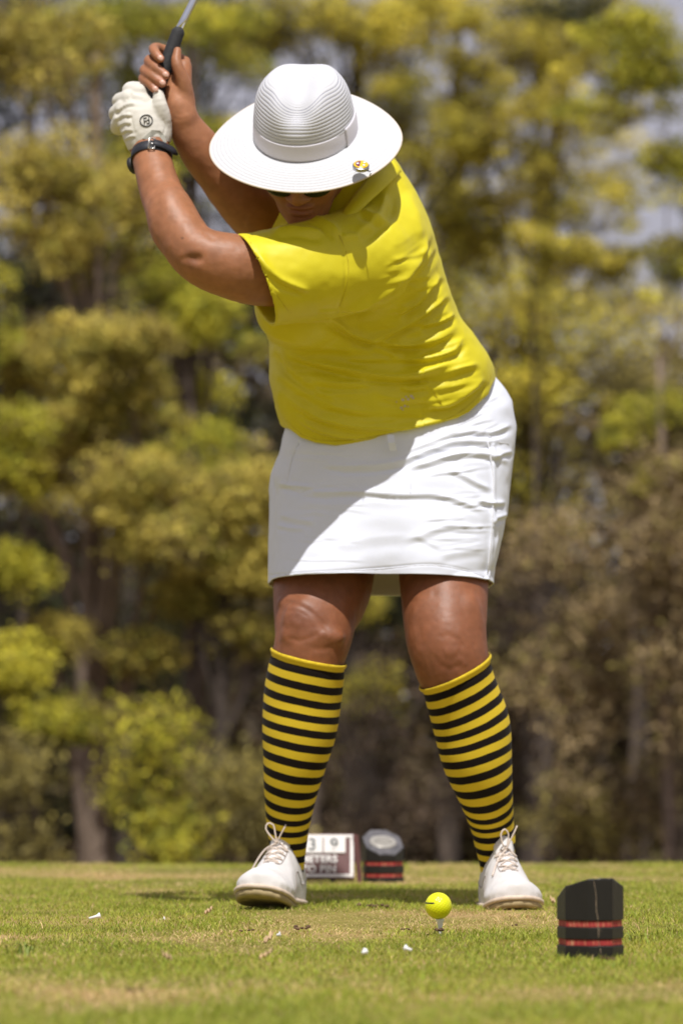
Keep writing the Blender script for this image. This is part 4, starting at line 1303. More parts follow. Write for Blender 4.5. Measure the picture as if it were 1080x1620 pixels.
M_BAND = cloth_mat('hat_ribbon', (0.72, 0.70, 0.76), 1200, 0.6, 0.1, 0.0003, var=0.02, wrinkle=0.0006)

HAT_C = H(0.003, -0.004, 0.026)
def hat_pt(x, f, u): return HAT_C + np.multiply.outer(x, HR) + np.multiply.outer(f, HF) + np.multiply.outer(u, HU)
def build_hat():
    th = np.linspace(0, 2 * np.pi, 180, endpoint=False)
    ct, st = np.cos(th), np.sin(th)       # st = +1 at the front
    def crown_r(t):                       # half widths at height fraction t
        a = 0.0925 - 0.010 * t - 0.010 * t ** 4
        b = 0.108 - 0.014 * t - 0.012 * t ** 4
        return a, b
    Hc = 0.113
    rings = []; br = []
    n_ = 4.8; arc = 0.0; prev = None
    for ph in np.concatenate([np.linspace(0.0005, 0.25, 60), np.linspace(0.26, 1.30, 110), np.linspace(1.31, 1.5697, 50)]):
        hh = np.sin(ph) ** (2 / n_); rr = np.cos(ph) ** (2 / n_)
        t = hh
        a = (0.0935 - 0.011 * t) * rr; b = (0.108 - 0.018 * t) * rr
        if prev is not None: arc += math.hypot(hh * Hc - prev[0], a - prev[1])
        prev = (hh * Hc, a)
        x = a * ct; f = b * st; u = np.full_like(th, Hc * hh)
        # front pinch: hollows either side of the crown's nose
        pin = 0.011 * np.clip((t - 0.30) / 0.6, 0, 1) ** 1.3 * min(1, rr * 1.6)
        for sgn in (-1, 1):
            d = (np.arctan2(st, ct * sgn) - R(40)) / R(24)
            k = np.exp(-d ** 2) * pin
            x = x - k * ct; f = f - k * st * 0.6
        # lengthwise crease, deepest at the front, where it runs out in a soft facet
        up_ = np.clip((t - 0.52) / 0.48, 0, 1); up_ = up_ * up_ * (3 - 2 * up_)
        fr = np.clip(f / 0.09, -1, 1)
        u = u - up_ * (0.026 * (0.55 + 0.45 * fr)) * np.exp(-(x / (0.024 + 0.012 * np.clip(fr, 0, 1))) ** 2)
        f = f - np.clip((t - 0.45) / 0.5, 0, 1) * 0.020 * np.exp(-(x / 0.022) ** 2) * np.clip(fr, 0, 1) ** 2
        u = u + up_ * 0.004 * np.exp(-((np.abs(x) - 0.045) / 0.02) ** 2)
        w = 0.5 + 0.5 * np.cos(2 * np.pi * arc / 0.0060)
        g = 0.0008 * (w - 0.5) * min(1, rr * 2) * (1 if t > 0.27 else 0)
        rings.append((x + g * ct, f + g * st, u)); br.append(np.full(len(th), (1 - w) * (1.0 if t < 0.93 else 0.45) if t > 0.26 else 0))
    V = np.concatenate([hat_pt(*r) for r in rings])
    top_ = [tuple((len(rings) - 1) * len(th) + j for j in range(len(th)))]
    o = mesh_obj('hat', V, [tuple(q) for q in grid_faces(len(rings), len(th))] + top_, M_STRAW_OPEN)
    point_attr(o, 'braid', np.concatenate(br))
    s = o.modifiers.new('thickness', 'SOLIDIFY'); s.thickness = 0.002; s.offset = -1
    hold(o, golfer)
    hat = o
    # brim
    rings = []
    for q in np.linspace(0, 1, 90):
        a, b = 0.0915, 0.107
        A, B = 0.1755, 0.176
        rx = a + (A - a) * q; rf = b + (B - b) * q
        x = rx * ct; f = rf * st
        w = 0.5 + 0.5 * np.cos(2 * np.pi * q * 0.075 / 0.0062)
        u = 0.004 * (1 - q) + q ** 1.6 * (-0.014 * np.clip(st, 0, 1) ** 2 - 0.012 * np.clip(-st, 0, 1) - 0.020 * ct ** 2) + 0.0006 * w
        u = u + 0.003 * q * np.sin(3 * th + 0.7)
        rings.append((x, f, u))
    V = np.concatenate([hat_pt(*r) for r in rings])
    brim = mesh_obj('hat_brim', V, grid_faces(len(rings), len(th)), M_STRAW)
    s = brim.modifiers.new('thickness', 'SOLIDIFY'); s.thickness = 0.0025; s.offset = -1
    brim.parent = hat
    x, f, u = rings[-1]
    Vt, Ft = tube(np.concatenate([hat_pt(x, f, u - 0.001), hat_pt(x[:1], f[:1], u[:1] - 0.001)]), 0.0017, 6)
    e = mesh_obj('brim_edge', Vt, Ft, simple_mat('brim_edge', (0.60, 0.52, 0.42), 0.7, 0.05, 200, 0)); e.parent = hat
    # ribbon
    rb = []
    for t in np.linspace(0.0, 1.0, 14):
        h = 0.006 + 0.030 * t
        a, b = crown_r(h / Hc)
        k = 0.0022 + 0.0008 * math.sin(math.pi * t)
        rb.append(((a + k) * ct, (b + k) * st, np.full_like(th, h)))
    V = np.concatenate([hat_pt(*r) for r in rb])
    band = mesh_obj('hat_band', V, grid_faces(len(rb), len(th)), M_BAND); band.parent = hat
    s = band.modifiers.new('thickness', 'SOLIDIFY'); s.thickness = 0.0016; s.offset = 1
    # flat bow at the wearer's left
    m = (th < R(30)) | (th > R(344))
    tt = np.concatenate([th[th > R(344)] - 2 * np.pi, th[th < R(30)]])
    rb = []
    for t in np.linspace(0, 1, 10):
        h = 0.004 + 0.036 * t
        a, b = crown_r(h / Hc); k = 0.0048 + 0.001 * math.sin(math.pi * t)
        rb.append(((a + k) * np.cos(tt), (b + k) * np.sin(tt), np.full_like(tt, h)))
    V = np.concatenate([hat_pt(*r) for r in rb])
    bow = mesh_obj('ribbon_bow', V, grid_faces(len(rb), len(tt), wrap=False), M_BAND); bow.parent = hat
    s = bow.modifiers.new('thickness', 'SOLIDIFY'); s.thickness = 0.002; s.offset = 1
    return hat
hat = build_hat()

# clip with a round enamel ball marker on the brim
def disc(c, axes, r, h, n=32, bev=0.0006):
    ax = np.asarray(axes, float); a = np.arange(n) * 2 * np.pi / n
    V = []
    for rr, z in ((r - bev, 0), (r, bev), (r, h - bev), (r - bev, h)):
        V.append(c + rr * np.cos(a)[:, None] * ax[0] + rr * np.sin(a)[:, None] * ax[1] + z * ax[2])
    F = [tuple(q) for q in grid_faces(4, n)] + [tuple(range(n))[::-1], tuple(3 * n + j for j in range(n))]
    return np.concatenate(V), F
M_CHROME = simple_mat('clip_metal', (0.45, 0.45, 0.48), 0.3, 0.15, 300, 0.3, 0.0005, metal=1.0)
M_ENAMEL = simple_mat('marker_enamel', (0.80, 0.50, 0.02), 0.3, 0.04, 80, 0)
M_PURPLE = simple_mat('marker_purple', (0.16, 0.02, 0.09), 0.3, 0.04, 80, 0)
M_WHITE = simple_mat('white_gloss', (0.80, 0.80, 0.78), 0.35, 0.03, 60, 0)
def build_marker():
    mu = HU * 0.93 + np.array([0.1, -0.2, 0.25]); mu /= np.linalg.norm(mu)
    a1 = HR - mu * (HR @ mu); a1 /= np.linalg.norm(a1); a2 = np.cross(mu, a1)
    base = P(570.5, 266.5, 6.174)
    V, F = disc(base, (a1, a2, mu), 0.0150, 0.007)
    c = mesh_obj('hat_clip', V, F, M_CHROME); c.parent = hat
    V, F = disc(base + mu * 0.0072, (a1, a2, mu), 0.0132, 0.002)
    mesh_obj('ball_marker', V, F, M_ENAMEL).parent = hat
    t = base + mu * 0.0094
    a = np.linspace(R(100), R(260), 12)
    V = np.array([t + 0.0098 * np.cos(q) * a1 + 0.0098 * np.sin(q) * a2 for q in a]); V = np.concatenate([V, V + mu * 0.0004])
    F = [tuple(range(12))[::-1], tuple(range(12, 24))] + [(i, (i + 1) % 12, 12 + (i + 1) % 12, 12 + i) for i in range(12)]
    mesh_obj('marker_patch', V, F, M_PURPLE, smooth=False).parent = hat
    for (u, w) in ((0.0055, 0.0055), (0.0055, -0.0040), (-0.0060, 0.000)):
        V, F = disc(t + a1 * u + a2 * w + mu * 0.0004, (a1, a2, mu), 0.0025, 0.0006, 14, 0.0002)
        mesh_obj('marker_dot', V, F, M_WHITE).parent = hat
    V, F = tube(np.array([base + a1 * 0.012 - a2 * 0.006, base + a1 * 0.021 - a2 * 0.011 + mu * .002, base + a1 * 0.018 - a2 * 0.017 - mu * .003]), 0.0013, 8)
    mesh_obj('clip_spring', V, F, M_CHROME).parent = hat
build_marker()

# ---- sunglasses
M_LENS = simple_mat('dark_lens', (0.008, 0.010, 0.010), 0.08, 0.1, 20, 0)
M_FRAME = simple_mat('glasses_frame', (0.012, 0.011, 0.010), 0.3, 0.1, 50, 0)
M_GOLD = simple_mat('glasses_hinge', (0.50, 0.36, 0.12), 0.3, 0.1, 80, 0, metal=0.8)
def build_glasses():
    g = empty('sunglasses', H(0, .10, 0))
    hold(g, golfer)
    for s in (-1, 1):
        V, F = ellipsoid(H(s * .034, .1035, -.018), (HR * math.cos(.22) - s * HF * math.sin(.22), HF * math.cos(.22) + s * HR * math.sin(.22), HU), (.031, .0055, .026), 28, 14)
        o = mesh_obj('lens', V, F, M_LENS); hold2(o, g)
        pts = np.array([H(s * .060, .092, .004), H(s * .072, .070, .004), H(s * .077, .03, .002), H(s * .079, -.005, -.002)])
        V, F = tube(pts, [.0045, .004, .003, .0025], 8, step=0.01)
        o = mesh_obj('temple', V, F, M_FRAME); hold2(o, g)
        V, F = tube(np.array([H(s * .079, .045, .005), H(s * .080, .045, -.006)]), .0016, 6)
        o = mesh_obj('temple_trim', V, F, M_GOLD); hold2(o, g)
    V, F = tube(np.array([H(-.060, .096, .010), H(-.03, .106, .013), H(0, .105, .008), H(.03, .106, .013), H(.060, .096, .010)]), .0032, 8, step=0.006)
    hold2(mesh_obj('frame', V, F, M_FRAME), g)
def hold2(o, g):
    o.parent = g
    o.matrix_parent_inverse = Matrix.Translation(-g.location)
build_glasses()
# short dark hair under the brim
V, F = ellipsoid(H(0, -.022, .012), HAX, (.079, .090, .100), 40, 24)
V = np.array(V); hq = np.array([[(q - HC) @ HF, (q - HC) @ HU] for q in V])
keep = (hq[:, 0] < 0.045)
F = [f for f in F if all(keep[i] for i in f)]
hold(mesh_obj('hair', V, F, simple_mat('hair', (0.012, 0.009, 0.008), 0.7, 0.3, 200, 0.6, 0.003)), golfer)

# ---- golf glove
def build_glove():
    v = Vol(P(165, 262, 6.30) - np.array([.01, 0, .01]), P(285, 110, 6.50) + np.array([.01, .03, .01]), 0.0018)
    add_left_hand(v, 0.0006)
    V, Q = v.mesh()
    V = relax(V, Q, 1)
    N = vnormals(V, Q)
    folds = [([(183, 176), (200, 166), (216, 163)], 2.2, 2.5, 'ridge'), ([(180, 190), (196, 182), (212, 182)], 2.2, 2.5, 'ridge'), ([(184, 202), (198, 194), (210, 195)], 2.0, 2.2, 'ridge'),
             ([(190, 212), (200, 206), (212, 206)], 2.0, 2.2, 'ridge'), ([(196, 222), (206, 216), (216, 215)], 1.6, 2.0, 'ridge'), ([(205, 150), (218, 152), (240, 158)], 1.6, 3.5, 'ridge'),
             ([(206, 178), (210, 195), (214, 210)], 0.8, 1.4, 'seam'), ([(256, 186), (262, 200), (258, 216)], 1.2, 2.0, 'valley'),
             ([(200, 160), (207, 152), (210, 148)], 1.5, 2.5, 'valley'), ([(190, 174), (198, 168)], 1.2, 2.5, 'valley')]
    V = fold(V, N, folds)
    V = V + N * (0.0009 * (vnoise(V * 140, 31) - 0.5))[:, None]
    o = mesh_obj('glove', V, Q, M_GLOVE)
    bm = bmesh.new(); bm.from_mesh(o.data)
    for a, b, c in (((200, 243), (226, 219), 0), ((226, 216), (266, 232), 1)):
        pass
    a = P(207, 238, 6.40); b = P(262, 226, 6.40)
    d = b - a; nrm = np.cross(d, (0, 1, 0)); nrm /= np.linalg.norm(nrm)
    if nrm[2] > 0: nrm = -nrm
    bmesh.ops.bisect_plane(bm, geom=bm.verts[:] + bm.edges[:] + bm.faces[:], plane_co=(a + b) / 2, plane_no=nrm, clear_outer=True)
    bm.to_mesh(o.data); bm.free()
    s = o.modifiers.new('thickness', 'SOLIDIFY'); s.thickness = 0.0018; s.offset = 0
    hold(o, golfer)
    return o
M_GLOVE = cloth_mat('glove_leather', (0.66, 0.63, 0.56), 420, 0.6, 0.0, 0.0005, var=0.06, wrinkle=0.0012)
glove = build_glove()
bpy.context.view_layer.update()
dg = bpy.context.evaluated_depsgraph_get()
def snap(obj, px, py, lift):
    """Point on an object's front under a line of sight, lifted along the surface."""
    org = Vector((0, 0, CAM_H)); d = (Vector(P(px, py, 6.0)) - org).normalized()
    inv = obj.matrix_world.inverted()
    ok, co, no, _ = obj.ray_cast(inv @ org, inv.to_3x3() @ d)
    if not ok: return np.array(P(px, py, 6.38))
    return np.array(obj.matrix_world @ (co + no * lift))
M_BLACK = simple_mat('black_print', (0.02, 0.02, 0.022), 0.5, 0.1, 60, 0)
# printed emblem: an oval ring with a square letter inside
def emblem():
    cx, cy = 231.5, 191
    ring = []
    ang = R(-8)
    def q(u, w): return snap(glove, cx + u * math.cos(ang) - w * math.sin(ang), cy + u * math.sin(ang) + w * math.cos(ang), 0.0011)
    ring = np.array([q(9.6 * math.cos(t), 9.0 * math.sin(t)) for t in np.linspace(0, 2 * np.pi, 25)])
    parts = [tube(ring, 0.0011, 6)]
    for pts in ([(-3.4, -4.6), (-3.4, 5.2)], [(-3.4, -4.4), (1.2, -4.4)], [(-3.2, 0.4), (1.2, 0.4)], [(4.6, -5), (4.6, 4.4)], [(4.4, -0.8), (1.6, -0.8)], [(4.4, 4.2), (0, 4.8)]):
        p = np.array([q(*pts[0]), q((pts[0][0] + pts[1][0]) / 2, (pts[0][1] + pts[1][1]) / 2), q(*pts[1])])
        parts.append(tube(p, 0.00085, 6))
    V, F = join(parts)
    o = mesh_obj('emblem', V, F, M_BLACK); o.parent = glove
emblem()
# closing tab of the glove
M_TAB = simple_mat('glove_tab', (0.40, 0.39, 0.33), 0.35, 0.08, 120, 0.2, 0.0006)
tb = [(226, 219), (240, 206), (252, 207), (258, 213), (264, 224), (262, 228), (248, 225), (236, 221)]
V = np.array([snap(glove, a, b, 0.0022) if 206 < a < 262 else P(a, b, 6.375) for a, b in tb])
V = np.concatenate([V, V + np.array([0, 0.003, 0])]); n_ = len(tb)
o = mesh_obj('closing_tab', V, [tuple(range(n_)), tuple(range(n_, 2 * n_))[::-1]] + [(i, n_ + i, n_ + (i + 1) % n_, (i + 1) % n_) for i in range(n_)], M_TAB, smooth=False); o.parent = glove

# ---- wrist watch, worn with its buckle to the front
def build_watch():
    g = empty('wrist_watch', P(238, 238, 6.39)); hold(g, golfer)
    M_ST = simple_mat('watch_strap', (0.014, 0.015, 0.022), 0.55, 0.2, 150, 0.2, 0.0005)
    pts, rad = spline(*ARM_L)
    c = P(240.5, 250, 6.385)
    i = int(np.argmin(((pts - c) ** 2).sum(1)))
    ax = pts[i + 1] - pts[i - 2]; ax /= np.linalg.norm(ax)
    ax = ax + np.array([0.22, -0.05, 0]); ax /= np.linalg.norm(ax)
    u = np.cross(ax, (0, 1, 0)); u /= np.linalg.norm(u); w = np.cross(ax, u)
    r = rad[i] + 0.0016
    th = np.linspace(0, 2 * np.pi, 72, endpoint=False)
    V = []
    for k, h in ((0.0, -.0108), (.0012, -.0102), (.0015, 0), (.0012, .0102), (0.0, .0108)):
        V.append(pts[i] + ax * h + (r + k) * (np.cos(th)[:, None] * u + np.sin(th)[:, None] * w))
    o = mesh_obj('strap', np.concatenate(V), grid_faces(5, 72), M_ST); hold2(o, g)
    s = o.modifiers.new('thickness', 'SOLIDIFY'); s.thickness = 0.003; s.offset = -1
    def on(a, h, lift): return pts[i] + ax * h + (r + lift) * (math.cos(a) * u + math.sin(a) * w)
    sg = 1 if on(math.pi / 2, 0, 0)[1] < pts[i][1] else -1
    f = sg * math.pi / 2
    # buckle
    M_BK = simple_mat('buckle_steel', (0.55, 0.54, 0.52), 0.3, 0.1, 100, 0, metal=1.0)
    loop = np.array([on(f + a, h, .0042) for a, h in ((-.10, -.0122), (.16, -.0122), (.16, .0122), (-.10, .0122), (-.10, -.0122))])
    V, F = tube(loop, .0017, 8); hold2(mesh_obj('buckle', V, F, M_BK), g)
    V, F = tube(np.array([on(f - .06, 0, .0045), on(f + .16, 0, .005)]), .0012, 8); hold2(mesh_obj('buckle_pin', V, F, M_BK), g)
    # loose strap end past the buckle
    side = 1 if on(f + .4, 0, 0)[0] > on(f, 0, 0)[0] else -1
    A = [on(f + side * a, .0015, .0040 + .012 * max(0, a - .75)) for a in np.linspace(.1, 1.35, 14)]
    V = []
    for k, p in enumerate(A):
        hw = .0075 if k < 12 else .0075 - .0025 * (k - 11)
        out = p - pts[i]; out /= np.linalg.norm(out)
        V += [p - ax * hw, p + ax * hw, p + ax * hw + out * .002, p - ax * hw + out * .002]
    F = [tuple(x) for x in grid_faces(len(A), 4)] + [(3, 2, 1, 0), tuple(4 * (len(A) - 1) + j for j in range(4))]
    hold2(mesh_obj('strap_end', np.array(V), F, M_ST), g)
    # case on the far side of the wrist
    out = -w * sg * 0.55 - u * (1 if u[0] > 0 else -1) * 0.83; out /= np.linalg.norm(out)
    t1 = ax; t2 = np.cross(out, ax)
    V, F = disc(pts[i] + out * (r - .001), (t1, t2, out), .0165, .010, 28, .0015); hold2(mesh_obj('watch_case', V, F, M_BLACK), g)
build_watch()

# ---- shoes
M_SHOE = cloth_mat('shoe_leather', (0.70, 0.675, 0.665), 300, 0.5, 0.0, 0.0005, var=0.10, wrinkle=0.0012)
M_WELT = simple_mat('shoe_welt', (0.64, 0.52, 0.41), 0.7, 0.12, 80, 0.2)
M_SOLE = simple_mat('shoe_sole', (0.40, 0.31, 0.16), 0.7, 0.25, 60, 0.3, 0.002)
M_LACE = simple_mat('shoe_lace', (0.66, 0.56, 0.48), 0.85, 0.1, 300, 0.4, 0.0008)
M_EDGE = simple_mat('shoe_edging', (0.30, 0.26, 0.24), 0.8, 0.1, 80, 0)
def foot_w(u):   # half width along the foot, heel 0 .. toe 1
    return np.interp(u, [0, .03, .08, .18, .32, .45, .58, .70, .80, .88, .94, .98, 1.0], [.006, .020, .0285, .0345, .0355, .037, .043, .0485, .0490, .0450, .036, .022, .006])
def foot_h(u):
    return np.interp(u, [0, .05, .15, .25, .33, .40, .48, .56, .64, .72, .82, .90, .96, 1.0], [.070, .090, .098, .098, .104, .114, .104, .086, .068, .055, .047, .043, .037, .022])
def curve_c(u, bend): return bend * np.sin(np.clip(u, 0, 1) * np.pi) 
def build_shoe(heel, toe, roll, pitch, bend, mirror):
    """heel/toe: ground positions. Local frame: s sideways (+ to the image right), t along, z up."""
    heel = np.array(heel); toe = np.array(toe)
    L = 0.258
    t = toe - heel; t[2] = 0; t /= np.linalg.norm(t)
    up = np.array([0, 0, 1.0]); s = np.cross(up, t)
    if s[0] < 0: s = -s
    # pitch toe upward about the heel, roll about the length
    tl = t * math.cos(pitch) + up * math.sin(pitch); ul = np.cross(tl, np.cross(up, tl)); ul = up - tl * (up @ tl); ul /= np.linalg.norm(ul)
    sl = s * math.cos(roll) + ul * math.sin(roll); ul2 = ul * math.cos(roll) - s * math.sin(roll)
    M = np.stack([sl, tl, ul2], 1)
    def W(p): return heel + np.asarray(p) @ M.T
    g = empty('shoe', tuple(heel + (0, 0, .02))); hold(g, golfer)
    def toe_spring(u): return 0.020 * np.clip((u - .62) / .38, 0, 1) ** 1.7
    # upper, as a field
    h = 0.0025
    lo, hi = np.array([-.062, -.012, -.004]), np.array([.062, .265, .135])
    v = Vol(lo, hi, h)
    sl_, X, Y, Z = v.box(lo, hi)
    u = Y / L
    w = foot_w(np.clip(u, 0, 1)); cx = curve_c(u, bend); zb = 0.014 + toe_spring(u); H_ = foot_h(np.clip(u, 0, 1)) * 1.0
    q = np.clip((Z - zb) / np.maximum(H_, .01), 0, 1.3)
    # narrower towards the top, rounded over the toes
    tp_ = np.interp(np.clip(u, 0, 1), [0, .30, .42, .6, .8, 1], [.80, .84, .58, .44, .54, .62])
    taper = np.where(q < .25, 1.0 - .04 * (1 - q / .25), 1 - (1 - tp_) * ((q - .25) / .75) ** 1.6)
    ww = w * 1.10 * np.clip(taper, .12, 1)
    dx = np.abs(X - cx) / np.maximum(ww, .004)
    dz = (Z - zb) / np.maximum(H_, .01)
    d1 = (dx - 1) * np.maximum(ww, .004)
    f = (np.clip(dx, 0, 9) ** 2.6 + np.clip(dz, 0, 9) ** 3.2) ** (1 / 2.9)
    D = (f - 1) * np.minimum(ww, H_) * 0.8
    D = np.maximum(D, zb - Z)
    D = np.maximum(D, -Y); D = np.maximum(D, Y - L)
    # ankle opening
    ux = (X - curve_c(.2, bend)) / .0245; uy = (Y - .060) / .048
    hole = np.maximum((np.sqrt(ux ** 2 + uy ** 2) - 1) * .027, .040 - Z)
    D = np.maximum(D, -hole)
    v.F[sl_] = D.astype(np.float32)
    V, Q = v.mesh(); V = relax(V, Q, 5)
    N = vnormals(V, Q)
    # stitched lines: heel counter, quarter, toe flexing
    def line(pts, amp, wd):
        nonlocal V
        P3 = np.asarray(pts, float)
        pp, _ = spline(P3, np.ones(len(P3)), .004)
        dmin = np.sqrt(((V[:, None, :] - pp[None]) ** 2).sum(2)).min(1) if len(V) * len(pp) < 9e6 else np.concatenate([np.sqrt(((V[a:a + 8000, None, :] - pp[None]) ** 2).sum(2)).min(1) for a in range(0, len(V), 8000)])
        V = V - N * (amp * np.exp(-(dmin / wd) ** 2))[:, None]
    for sd in (-1, 1):
        line([(sd * .040, .030, .070), (sd * .040, .060, .058), (sd * .042, .085, .050), (sd * .043, .105, .062), (sd * .043, .120, .058), (sd * .046, .150, .035), (sd * .047, .165, .024)], .0022, .0022)
    line([(-.046, .185, .030), (-.03, .175, .062), (0, .172, .075), (.03, .175, .062), (.046, .185, .030)], .0009, .003)
    line([(-.03, .205, .055), (0, .20, .066), (.03, .205, .055)], .0008, .004)
    V = V + N * (0.0010 * (vnoise(V * 90, 41) - .5))[:, None]
    up_o = mesh_obj('upper', W(V), Q, M_SHOE); hold2(up_o, g)
    # welt and sole
    us = np.concatenate([np.linspace(0, .1, 8), np.linspace(.12, .9, 22), np.linspace(.91, 1.0, 12)])
    def outline(extra):
        wv = foot_w(us) * 1.06 + extra
        yy = -extra * .8 + us * (L + 1.6 * extra)
        left = np.stack([curve_c(us, bend) - wv, yy], 1); right = np.stack([curve_c(us, bend) + wv, yy], 1)[::-1]
        return np.concatenate([left, right])
    def slab(extra, z0, z1, name, mat, taper=0.0):
        n = 2 * len(us); rings = []
        ys = None
        for e, z in ((extra - .003 - taper, z0), (extra - taper * .7, z0 + .0015), (extra, z1 - .0015), (extra - .003, z1)):
            o2 = outline(e); uu = np.clip(o2[:, 1] / L, 0, 1)
            rings.append(np.column_stack([o2, z + toe_spring(uu)]))
        Vv = np.concatenate(rings)
        Ff = [tuple(x) for x in grid_faces(4, n)] + [tuple(range(n))[::-1], tuple(3 * n + j for j in range(n))]
        hold2(mesh_obj(name, W(Vv), Ff, mat), g)
    slab(.0045, .008, .0165, 'welt', M_WELT)
    slab(.0015, -.004, .0082, 'sole', M_SOLE, .002)
    # laces, laid on the instep
    from mathutils.bvhtree import BVHTree
    bs = BVHTree.FromPolygons([Vector(p) for p in V], [tuple(x) for x in Q])
    pp_ = []
    for sd in (-1, 1):
        for ln in ([(sd * .044, .018, .062), (sd * .044, .050, .052), (sd * .046, .080, .046), (sd * .046, .098, .064), (sd * .044, .112, .070), (sd * .046, .132, .052), (sd * .050, .150, .034), (sd * .052, .160, .026)],
                   [(sd * .022, .118, .118), (sd * .022, .134, .105), (sd * .022, .150, .094), (sd * .018, .166, .084), (sd * .006, .172, .082)]):
            sm_, _ = spline(np.array(ln), np.ones(len(ln)), .004)
            q_ = []
            for p_ in sm_:
                co, no, _i, _d = bs.find_nearest(Vector(p_))
                q_.append(np.array(co) + np.array(no) * .0003)
            pp_.append(tube(np.array(q_), .0009, 5))
    Vv, Ff = join(pp_)
    hold2(mesh_obj('seam_edging', W(Vv), Ff, M_EDGE), g)
    bv = BVHTree.FromPolygons([Vector(p) for p in V], [tuple(x) for x in Q])
    def top(a, b, lift=.0012):
        r = bv.ray_cast(Vector((a, b, .2)), Vector((0, 0, -1)))
        return np.array(r[0]) + np.array(r[1]) * lift if r[0] is not None else np.array([a, b, .06])
    parts = []
    c0 = lambda y: curve_c(y / L, bend)
    rows = [(.164, .015), (.151, .017), (.139, .018), (.128, .018)]
    for k, (y, wd) in enumerate(rows):
        cc = c0(y)
        if k == 0:
            pts = [top(cc - wd, y), top(cc, y + .002, .002), top(cc + wd, y)]
            parts.append(tube(np.array(pts), .0014, 6, step=.004))
        else:
            y2, w2 = rows[k - 1]
            parts.append(tube(np.array([top(cc - wd, y), top(cc - wd * .3, (y + y2) / 2 + .002, .003), top(cc + w2 * .8, y2 - .002)]), .0015, 6, step=.004))
            parts.append(tube(np.array([top(cc + wd, y), top(cc + wd * .3, (y + y2) / 2, .004), top(cc - w2 * .8, y2 - .001)]), .0015, 6, step=.004))
    parts.append(tube(np.array([top(c0(.124) - .020, .124), top(c0(.124), .125, .004), top(c0(.124) + .020, .124)]), .0016, 6, step=.004))
    k0 = top(c0(.128), .129, .006)
    b1 = [k0, k0 + (-.012, .004, .012), k0 + (-.022, .006, .026), k0 + (-.019, .005, .036), k0 + (-.009, .003, .034), k0 + (-.003, .002, .014), k0]
    if mirror: b1 = [k0, k0 + (-.008, .004, .012), k0 + (-.010, .005, .030), k0 + (-.003, .004, .038), k0 + (.004, .003, .030), k0 + (.003, .002, .012), k0]
    parts.append(tube(np.array(b1), .0015, 7, step=.004))
    e1 = [k0, k0 + (.006, .003, .014), k0 + (.014, .005, .030), k0 + ((.021, .004, .044) if mirror else (.016, .004, .036))]
    parts.append(tube(np.array(e1), .0015, 7, step=.004))
    e2 = [k0, top(c0(.13) - .012, .136, .003), top(c0(.14) - .022, .146, .003), top(c0(.15) - .030, .158, .003)]
    if not mirror: e2 = [k0, top(c0(.12) - .018, .126, .005), np.array([c0(.13) - .036, .130, .085]), np.array([c0(.13) - .050, .134, .052])]
    parts.append(tube(np.array(e2), .0018, 7, step=.004))
    Vv, Ff = join(parts)
    hold2(mesh_obj('lace', W(Vv), Ff, M_LACE), g)
    # tongue standing out of the opening
    Vt = []
    for j, f in enumerate(np.linspace(0, 1, 8)):
        y = .126 - .018 * f; z = .106 + .036 * f
        for k in np.linspace(-1, 1, 9):
            Vt.append((c0(.1) + k * (.018 - .003 * f ** 3), y - .010 * k * k, z - .006 * k * k * (1 if f < .9 else 2)))
    o = mesh_obj('tongue', W(np.array(Vt)), grid_faces(8, 9, wrap=False), M_SHOE)
    sm = o.modifiers.new('thickness', 'SOLIDIFY'); sm.thickness = .005; sm.offset = 0
    hold2(o, g)
hl = P(463, 1432, 6.70); hl[2] = -.004
tl_ = P(406, 1440, 6.45); tl_[2] = -.004
build_shoe(hl, tl_, R(-3), R(4.3), -0.004, False)
hr = P(779, 1432, 6.68); hr[2] = -.006
tr_ = P(818, 1440, 6.43); tr_[2] = -.006
build_shoe(hr, tr_, R(1), R(0.3), 0.004, True)

# raised seams of the skirt and stitching of the shirt
bpy.context.view_layer.update()
M_SEAM = simple_mat('skirt_seam', (0.80, 0.81, 0.86), .7, .03, 200, .1)
M_STITCH = simple_mat('shirt_stitch', (0.50, 0.40, 0.008), .7, .05, 200, 0)
def seam(obj, pts, rad, mat, name, lift=.0006):
    pl = smooth_poly(pts)
    q = np.array([snap(obj, a, b, lift) for a, b in pl])
    ok = np.ones(len(q), bool); ok[1:] = np.linalg.norm(np.diff(q, axis=0), axis=1) < .035
    V_, F_ = tube(q[ok], rad, 6)
    o_ = mesh_obj(name, V_, F_, mat); o_.parent = obj
seam(skirt, [(771, 700), (779, 750), (779, 800), (776, 850), (772, 890), (769, 922)], .0012, M_SEAM, 'side_seam')
seam(skirt, [(473, 702), (463, 722), (457, 748), (454, 770)], .0008, M_SEAM, 'pocket_seam')
seam(skirt, [(648, 742), (650, 760), (649, 780)], .0006, M_SEAM, 'front_seam')
seam(skirt, [(772, 690), (790, 700), (804, 702)], .0008, M_SEAM, 'pocket_seam')
seam(skirt, [(431, 911), (500, 906), (600, 900), (680, 894), (735, 902), (765, 913)], .0006, M_SEAM, 'hem_seam')
seam(shirt, [(453, 664), (478, 688), (500, 695), (530, 698), (570, 694), (611, 687), (650, 681), (690, 671), (735, 646), (764, 616), (776, 592)], .0005, M_STITCH, 'hem_stitch', .0003)
seam(shirt, [(394, 374), (402, 402), (420, 440), (440, 470), (456, 492)], .0005, M_STITCH, 'cuff_stitch', .0003)
seam(shirt, [(536, 372), (548, 400), (551, 430), (546, 460), (537, 484)], .0006, M_STITCH, 'sleeve_seam', .0003)
seam(shirt, [(676, 604), (686, 622), (698, 640)], .0005, M_STITCH, 'side_vent_seam', .0003)
